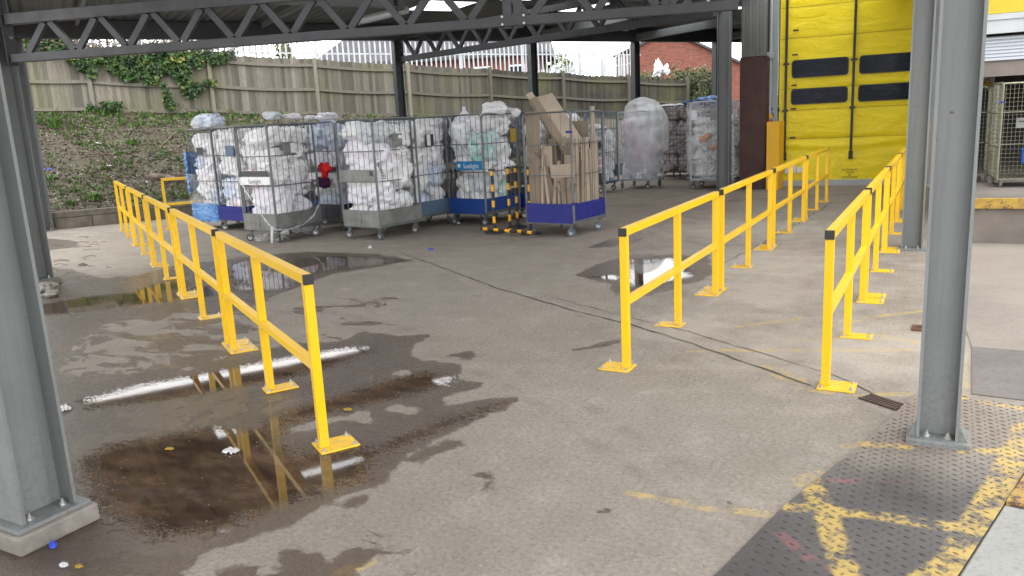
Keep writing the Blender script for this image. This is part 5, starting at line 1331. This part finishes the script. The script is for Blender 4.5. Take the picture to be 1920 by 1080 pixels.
# ------------------------------------------------------------------ striped chain posts
for k, (x, yb, yt, lab) in enumerate(((928, 437, 319, 'black and yellow striped post, leftmost of the four'), (957, 433, 315, 'black and yellow striped post, second from the left'), (971, 427, 312, 'black and yellow striped post, third from the left'), (996, 439, 308, 'black and yellow striped post touching the cardboard cage'))):
    p = G(x, yb); t = empty('barrier_post', p, lab, 'barrier post', 'striped chain posts by the cages')
    hh = 1.02+.02*(k % 2)
    m = MB(); m.tube((0, 0, .05), (0, 0, hh), .026, 16); m.build('pole', M['striped'], t, smooth=False)
    m = MB(); m.tube((0, 0, 0), (0, 0, .03), .17, 24, .155); m.tube((0, 0, .03), (0, 0, .075), .07, 16, .04); m.build('foot', M['black_rubber'], t)
    m = MB(); m.tube((0, 0, hh), (0, 0, hh+.03), .03, 12)
    for s in (-1, 1): m.path([(s*.02, 0, hh+.02), (s*.055, 0, hh+.035), (s*.06, 0, hh+.005), (s*.03, 0, hh)], .007, 6)
    m.build('cap', M['cap'], t)
pa, pb = G(901, 433), G(1004, 442)
for k, (a, b, lab) in enumerate(((G(903, 438), G(968, 444), 'striped pole lying on the floor left of the post feet'), (G(955, 441), G(1002, 447), 'striped pole lying on the floor against the cardboard cage'))):
    d = (b-a); o = MB(); L_ = d.length; o.tube((0, 0, -L_/2), (0, 0, L_/2), .026, 14); ob = o.build('loose_pole', M['striped']); ob.location = (a+b)/2+Zv*.085; ob.rotation_euler = d.to_track_quat('Z', 'Y').to_euler(); tag(ob, lab, 'barrier pole')

# ------------------------------------------------------------------ warehouse
wh = empty('warehouse', (0, 0, 0), 'warehouse front with yellow fabric door, brown pillar and loading dock', 'building')
def part(m, name, mat, parent=wh, bevel=0): return m.build(name, M[mat], parent, bevel)
m = MB(); m.prism([(-4.17, 18.70), (-3.60, 18.74), (-3.60, 19.9), (-4.17, 19.9)], 0, 2.93); part(m, 'brown_pillar', 'brown', bevel=.008)
m = MB(); m.box((-3.90, 19.15, 3.9), (.50, .86, 1.93)); 
for k in range(4): m.box((-4.09+k*.15, 18.705, 3.9), (.06, .03, 1.93))
part(m, 'ribbed_cladding', 'clad')
m = MB(); m.prism([(-4.16, 20.0), (-3.4, 20.0), (-3.4, 34), (-4.16, 34)], 0, 4.9); part(m, 'side_wall', 'clad')
dd_ = unit(math.cos(.12), math.sin(.12)); d0 = Vector((-3.42, 19.31, 0)); dn = Vector((dd_.y, -dd_.x, 0)); drz = .12
def dp(u, off=0, z=0): p = d0+dd_*u+dn*off; return Vector((p.x, p.y, z))
DW = 3.05
# frame
m = MB(); m.span(dp(-.20, .0, 2.25), dp(-.03, .0, 2.25), .18, 4.5); part(m, 'door_frame', 'frame_grey')
m = MB(); m.tube(dp(-.19, .16, 1.4), dp(-.19, .16, 4.5), .035, 10); part(m, 'conduit', 'frame_white')
m = MB(); m.box(dp(-.19, .18, 2.95), (.14, .10, .14), rz=drz); part(m, 'junction_box', 'frame_white', bevel=.008)
m = MB(); m.box(dp(-.16, .18, 1.62), (.07, .07, .10), rz=drz); part(m, 'beacon', 'guard'); m = MB(); m.box(dp(-.15, .19, 1.47), (.07, .07, .12), rz=drz); part(m, 'red_switch', 'red')
m = MB(); m.span(dp(DW+.01, .03, 2.25), dp(DW+.14, .03, 2.25), .2, 4.5); part(m, 'door_frame', 'frame_white')
m = MB(); m.span(dp(-.2, .02, 4.75), dp(DW+.3, .02, 4.75), .3, .5); part(m, 'door_head', 'frame_grey')
# fabric door: sheet with bulging panels between battens
door = None
zs = [.14, 1.02, 1.12, 1.72, 2.24, 2.76, 3.30, 4.0, 4.7]
def door_sheet():
    m = MB(); nu, nz = 90, 150
    seam = [1.08, 1.72, 2.19, 2.74, 3.29, 3.95]
    for i in range(nu+1):
        for j in range(nz+1):
            u = DW*i/nu; z = .13+(4.5-.13)*j/nz
            ds = min(abs(z-s) for s in seam); off = -.012*math.exp(-(ds/.025)**2)+.018*noise.fractal(Vector((u*1.1, z*1.6, 2)), 1, 2, 3)
            if 0.6 < z < 1.1: off += .02*math.sin((z-.6)*20+math.sin(u*1.3)*2)*math.exp(-((z-.95)/.2)**2)
            p = dp(u, off, z); m.v.append(tuple(p)); m.c.append(.5)
    for i in range(nu):
        for j in range(nz): k = i*(nz+1)+j; m.f.append((k, k+nz+1, k+nz+2, k+1))
    return m.build('fabric_door', M['door'], wh, smooth=True)
door = door_sheet()
m = MB()
for s in (1.08, 1.72, 2.19, 2.74, 3.29, 3.95): m.span(dp(.02, .012, s), dp(DW-.02, .012, s), .006, .008)
m.build('seam', M['rust_seam'] if 'rust_seam' in M else simple('seam shadow line', (.22, .17, .01), .6, 0, .1, 5, 0), door)
m = MB(); m.span(dp(.02, .02, .075), dp(DW-.02, .02, .075), .06, .13); m.build('bottom_bar', M['frame_white'], door, bevel=.008)
def rrect(m, u0, u1, z0, z1, off, th, r=.05):
    pts = []
    for cx, cz, a0 in ((u1-r, z1-r, 0), (u0+r, z1-r, PI/2), (u0+r, z0+r, PI), (u1-r, z0+r, 3*PI/2)):
        for k in range(5): a = a0+k*PI/8; pts.append((cx+r*math.cos(a), cz+r*math.sin(a)))
    n = len(pts); v0 = [dp(u, off, z) for u, z in pts]; v1 = [dp(u, off+th, z) for u, z in pts]
    m.add(v0+v1, [tuple(range(n)), tuple(range(2*n-1, n-1, -1))]+[(i, (i+1) % n, n+(i+1) % n, n+i) for i in range(n)])
def V_door(x, y):
    d = ray(x, y); t = (d0-CAM).dot(dn)/d.dot(dn); p = CAM+d*t; return (p-d0).dot(dd_), p.z
for (x0, x1, ya, yb_) in ((1486.5, 1590, 115, 145), (1485, 1588, 169, 195), (1613.5, 1735, 106, 137), (1611, 1735, 161, 189)):
    u0, z1_ = V_door(x0, ya); u1, _ = V_door(x1, ya-7); _, z0_ = V_door(x0+2, yb_)
    u1 = min(u1, DW-.1)
    m = MB(); rrect(m, u0-.02, u1+.02, z0_-.02, z1_+.02, .008, .028, .07); w = m.build('window', M['cap'], door)
    m = MB(); rrect(m, u0, u1, z0_, z1_, .037, .004, .06); m.build('pane', M['glass'], w)
for x0, y0, x1, y1 in ((1478.5, 5, 1471, 298), (1605, 0, 1594.5, 295)):
    u0, _ = V_door(x0, y0); u1, zz = V_door(x1, y1); uu = u1
    m = MB(); m.box(dp(uu, .085, (4.5+zz+.1)/2), (.055, .02, 4.5-zz-.1), rz=drz); st = m.build('strap', M['cap'], door)
    m = MB(); m.box(dp(uu, .10, zz+.06), (.09, .07, .18), rz=drz); m.build('strap_weight', M['cap'], st)
    for z_ in (2.74, 1.72): m = MB(); m.box(dp(uu, .09, z_), (.12, .04, .05), rz=drz); m.build('strap_clip', M['cap'], st)
for (x, y) in ((1492.5, 57.5), (1491, 103), (1489, 160), (1488, 204), (1486, 258)):
    u, z = V_door(x, y); m = MB(); m.box(dp(u, .06, z), (.12, .02, .035), rz=drz); m.build('batten_tab', M['brown'], door)
u, z = V_door(1593, 325)
o = text_on('lettering', 'AUTOMATIC\nDOOR\nIN\nOPERATION', .062, M['ink'], door, dp(u, .06, z), drz, sx=.95)
for (x, y, w_, h_, tx) in ((1482, 317, .25, .18, 'NOTICE'), (1500, 318, .13, .12, 'STOP')):
    u, z = V_door(x, y); m = MB(); m.box(dp(u, .07, z), (w_, .01, h_), rz=drz); s = m.build('notice', M['white'], door)
# amber guards
def guard(pts, z1, label):
    t = empty('door_guard', (0, 0, 0), label, 'guard', 'amber door guards')
    m = MB(); m.prism(pts, .0, z1); m.build('guard_plate', M['guard'], t, bevel=.006)
    m = MB()
    for k in range(2): m.box((pts[0][0], pts[0][1], .02), (.06, .06, .02))
    return t
guard([(-3.53, 18.50), (-3.27, 18.53), (-3.24, 18.98), (-3.30, 18.98), (-3.33, 18.60), (-3.50, 18.57)], 1.50, 'amber perforated guard plate at the left foot of the yellow door')
guard([(-.17, 19.0), (.02, 19.0), (.02, 19.06), (-.11, 19.06), (-.11, 19.3), (-.17, 19.3)], 1.50, 'narrow amber guard at the right foot of the yellow door')
# rusty yellow bollard between the grey columns
t = empty('yellow_bollard', (-.06, 7.0, 0), 'rusty yellow barrier post with black cap, half hidden by the near right column', 'bollard')
m = MB(); m.box((0, 0, .45), (.07, .07, .88)); m.build('post', M['rust_yellow'], t, bevel=.005)
m = MB(); m.box((0, 0, .915), (.075, .075, .05)); m.build('cap', M['cap'], t, bevel=.005)
m = MB(); m.box((-.02, -.02, .008), (.18, .16, .014)); m.build('base_plate', simple('rust brown', (.16, .07, .04), .8, .1, .3, 20, .4, 50), t)
# dock
zd = .56
m = MB(); m.box((5.3, 12.75, zd/2-.01), (10.2, 2.45, zd-.02)); part(m, 'dock_wall', 'dock')
m = MB(); m.box((5.3, 11.50, zd-.055), (10.2, .06, .13)); part(m, 'dock_edge', 'nosing', bevel=.008)
m = MB(); m.box((5.3, 12.0+1.9, zd+.001), (10.2, 4.7, .012)); part(m, 'dock_floor', 'dock')
m = MB(); m.box((.08, 16.8, 2.3), (.16, 4.6, 4.6)); part(m, 'return_wall', 'frame_white')
m = MB(); m.span((.16, 14.1, 3.85), (9, 14.9, 3.85), .14, 1.75); part(m, 'fascia', 'fascia')
m = MB(); m.span((.16, 14.02, 2.925), (9, 14.82, 2.925), .10, .08); m.span((.16, 14.06, 2.79), (9, 14.86, 2.79), .14, .19); part(m, 'shutter_housing', 'frame_white')
m = MB(); zt_ = 2.66
k = 0
while zt_ > 2.32:
    for (z0_, z1_, o0, o1) in ((0, .02, 0, .016), (.02, .04, .016, .016), (.04, .05, .016, 0)):
        a = Vector((.16, 14.12, 0)); b = Vector((9, 14.92, 0))
        m.quad(a+Vector((0, -o0, zt_-z0_)), b+Vector((0, -o0, zt_-z0_)), b+Vector((0, -o1, zt_-z1_)), a+Vector((0, -o1, zt_-z1_)))
    zt_ -= .05
part(m, 'roller_shutter', 'shutter')
m = MB(); m.span((.16, 14.2, 2.2), (9, 15.0, 2.2), .12, .22); part(m, 'shutter_beam', 'dock')
m = MB(); m.box((5.3, 19.0, 2.3), (10.2, .1, 4.6)); m.box((.24, 16.6, 2.3), (.1, 4.6, 4.6)); part(m, 'interior_wall', 'interior')
m = MB(); m.box((5.3, 16.6, 4.5), (10.2, 5, .1)); part(m, 'interior_ceiling', 'interior')
m = MB(); m.box((5.3, 17.5, zd-.05), (10.2, 3.0, .1)); part(m, 'interior_floor', 'dock')
# fascia notice
a = D(1866, 5, 13.62)
m = MB(); m.box((a.x, a.y, a.z), (.22, .012, .16), rz=.09); s = part(m, 'notice_plate', 'white', bevel=.004)
m = MB(); m.box((a.x, a.y-.009, a.z+.03), (.19, .004, .025), rz=.09); m.box((a.x, a.y-.009, a.z-.03), (.16, .004, .01), rz=.09); m.build('notice_lines', M['purple'], s)
# warning triangle inside
a = D(1851.5, 155, 14.3); t = empty('warning_sign', a, 'yellow triangle warning sign hanging inside the dock opening', 'sign')
m = MB(); m.box((0, 0, 0), (.22, .01, .20)); m.build('backing', M['card_in'], t)
m = MB(); m.add([(-.085, -.008, -.06), (.085, -.008, -.06), (0, -.008, .08)], [(0, 1, 2)]); m.build('triangle', M['ink'], t)
m = MB(); m.add([(-.062, -.011, -.047), (.062, -.011, -.047), (0, -.011, .055)], [(0, 1, 2)]); m.build('triangle_face', M['guard'], t)
m = MB(); m.span((-.03, -.014, -.035), (.03, -.014, .01), .003, .01); m.span((.03, -.014, -.035), (-.03, -.014, .01), .003, .01); m.build('symbol', M['ink'], t)
# trolleys on the dock
def trolley(x, y, yaw, label, W, L, h, z0):
    t = empty('mesh_trolley', (x, y, z0), label, 'mesh trolley', 'wire mesh trolleys on the dock', yaw)
    m = MB(); m.box((W/2, L/2, .115), (W, L, .012))
    for k in range(9): m.tube((W*k/8, 0, .13), (W*k/8, L, .13), .006, 5)
    m.build('deck', M['zinc_gold'], t)
    sf = side_frame(W, h, .12, 12, (.55, 1.0), r=.016, mesh_h=.06, wr=.0028); link('side_frame', sf.mesh('side_frame'), M['zinc_gold'], t, loc=(W/2, L, 0))
    sf = side_frame(L, h, .12, 12, (.55, 1.0), r=.016, mesh_h=.06, wr=.0028)
    for xx in (0, W): link('side_frame', sf.mesh('side_frame'), M['zinc_gold'], t, loc=(xx, L/2, 0), rot=(0, 0, PI/2))
    for xx, yy in ((.06, .08), (W-.06, .08), (.06, L-.08), (W-.06, L-.08)):
        m = MB(); m.disc((xx, yy, .045), (1, 0, 0), .045, .028, 16); w = m.build('wheel', M['plinth'], t); m = MB(); m.box((xx, yy, .085), (.04, .05, .06)); m.build('fork', M['zinc_gold'], w)
    m = MB(); 
    for xx in (0, W): m.box((xx, -.005, 1.15), (.05, .02, .03))
    m.build('clip', M['blue'], t)
    return t
zf_ = zd+.01
a = G(1868, 352, zf_); ta = trolley(a.x+.0, a.y+.02, .12, 'gold zinc wire trolley on the dock holding a blue crate', .62, .7, 1.40, zf_)
tb = trolley(a.x-.62, a.y+.75, .12, 'wire mesh trolley standing left behind the one with the blue crate', .60, .7, 1.38, zf_)
t = empty('blue_crate', (a.x+.40, a.y+.32, zf_+.30), 'small blue crate inside the gold wire trolley', 'crate')
m = MB(); m.box((0, 0, .10), (.24, .3, .18)); m.build('crate_body', M['blue2'], t, bevel=.01); m = MB(); m.box((0, 0, .195), (.26, .32, .02)); m.build('rim', M['blue2'], t, bevel=.005)
t = empty('paper_notice', (a.x+.30, a.y+.60, zf_+.85), 'white paper card on the wires of the trolley', 'notice'); m = MB(); m.box((0, 0, 0), (.18, .006, .14)); m.build('card_face', M['plate_grey'], t); m = MB(); m.box((0, -.005, .02), (.12, .003, .012)); m.build('print_line', M['ink'], t)

# ------------------------------------------------------------------ litter on the floor
for (x, y, r, h, mt, lab, sd2) in ((100, 1027, .022, .03, 'litter_blue', 'crumpled blue glove at the foot of the near left plinth', 1), (808, 468, .045, .02, 'litter_blue', 'small blue scrap on the floor in front of the striped posts', 2), (433, 847, .055, .018, 'litter_white', 'wet white paper scrap floating in the brown puddle', 3), (120, 768, .06, .03, 'litter_white', 'clear crumpled plastic near the left column', 4), (120, 1062, .022, .015, 'litter_white', 'tiny white scrap at the bottom left corner', 5), (318, 843, .03, .008, 'yellow_leaf', 'yellow leaf floating in the brown puddle', 6), (652, 769, .035, .008, 'yellow_leaf', 'orange leaf on the wet floor behind the near guard rail', 7), (148, 1064, .02, .008, 'yellow_leaf', 'tiny yellow leaf in the bottom left corner', 8), (694, 466, .04, .04, 'litter_white', 'small white scrap on the floor before the large grey cage', 9), (860, 420, .04, .03, 'litter_white', 'tiny scrap beside the blue cage castor', 10), (155, 498, .08, .03, 'twig', 'tangle of dark debris by the left column', 11)):
    heap('litter', G(x, y), r, r*.7, h, mt, lab, sd2, 'litter')
m = MB()
for k in range(18):
    a = G(random.uniform(85, 200), random.uniform(445, 505)); l = random.uniform(.06, .3); ang = random.uniform(-.3, .6); m.path([a+Zv*.01, a+Vector((math.cos(ang)*l*.5, math.sin(ang)*l*.5, .03)), a+Vector((math.cos(ang+.3)*l, math.sin(ang+.3)*l, .01))], .004, 4)
tag(m.build('twigs', M['bark']), 'loose dark twigs on the floor near the left columns', 'twigs', kind='stuff')
m = MB()
for k in range(2600):
    x, y = random.uniform(-6, .3), random.uniform(2.2, 9); r = random.uniform(.0015, .0045)
    m.add([(x-r, y-r*.6, .001), (x+r, y-r*.7, .001), (x+r*.6, y+r, .001), (x-r*.5, y+r*.8, .001), (x, y, r*1.1)], [(0, 1, 4), (1, 2, 4), (2, 3, 4), (3, 0, 4)], random.random())
tag(m.build('grit', M['litter']), 'fine grit and small stones on the concrete', 'grit', kind='stuff')
# broken bricks at the second column's foot
for k, (x, y, lab) in enumerate(((88, 545, 'broken brown brick lump at the foot of the second left column'), (98, 556, 'smaller broken lump in front of the second left column'))):
    bm = bmesh.new(); bmesh.ops.create_icosphere(bm, subdivisions=3, radius=.13-.03*k)
    for v in bm.verts: v.co *= 1+noise.fractal(v.co*9+Vector((k, 0, 0)), 1, 2, 3)*.5; v.co.z *= .5
    me = bpy.data.meshes.new('rubble'); bm.to_mesh(me); bm.free(); tag(link('rubble', me, M['plinth'], loc=G(x, y)+Zv*.04), lab, 'rubble')

# ------------------------------------------------------------------ light and world
w = bpy.data.worlds.new('World'); scene.world = w; w.use_nodes = True; nt = w.node_tree
bg = nt.nodes['Background']; sky = nt.nodes.new('ShaderNodeTexSky'); sky.sky_type = 'NISHITA'; sky.sun_disc = False
SE, SR = math.radians(48), math.radians(150)
sky.sun_elevation = SE; sky.sun_rotation = SR; sky.air_density = 1.0; sky.dust_density = 3; sky.ozone_density = 1
mx = nt.nodes.new('ShaderNodeMix'); mx.data_type = 'RGBA'; mx.inputs[0].default_value = .86
nt.links.new(sky.outputs[0], mx.inputs[6]); mx.inputs[7].default_value = (43, 43, 43, 1)
nt.links.new(mx.outputs[2], bg.inputs['Color']); bg.inputs['Strength'].default_value = .11
sd3 = bpy.data.lights.new('Sun', 'SUN'); sd3.energy = .6; sd3.angle = math.radians(25); sd3.color = (1, .96, .9)
so = bpy.data.objects.new('Sun', sd3); COL.objects.link(so)
dirv = Vector((math.sin(SR)*math.cos(SE), math.cos(SR)*math.cos(SE), math.sin(SE)))
so.rotation_euler = dirv.to_track_quat('Z', 'Y').to_euler(); so.location = (0, 0, 30)

# ------------------------------------------------------------------ camera
cd3 = bpy.data.cameras.new('Camera'); cam = bpy.data.objects.new('Camera', cd3); COL.objects.link(cam)
mw = Matrix((R, U, -F)).transposed().to_4x4(); mw.translation = CAM; cam.matrix_world = mw
cd3.sensor_width = 36; cd3.lens = 36*FOC/1920; cd3.clip_start = .05; cd3.clip_end = 2000
scene.camera = cam
scene.render.resolution_x = 1024; scene.render.resolution_y = 576
scene.view_settings.view_transform = 'Standard'; scene.view_settings.look = 'None'
scene.view_settings.exposure = -0.08; scene.view_settings.gamma = 1
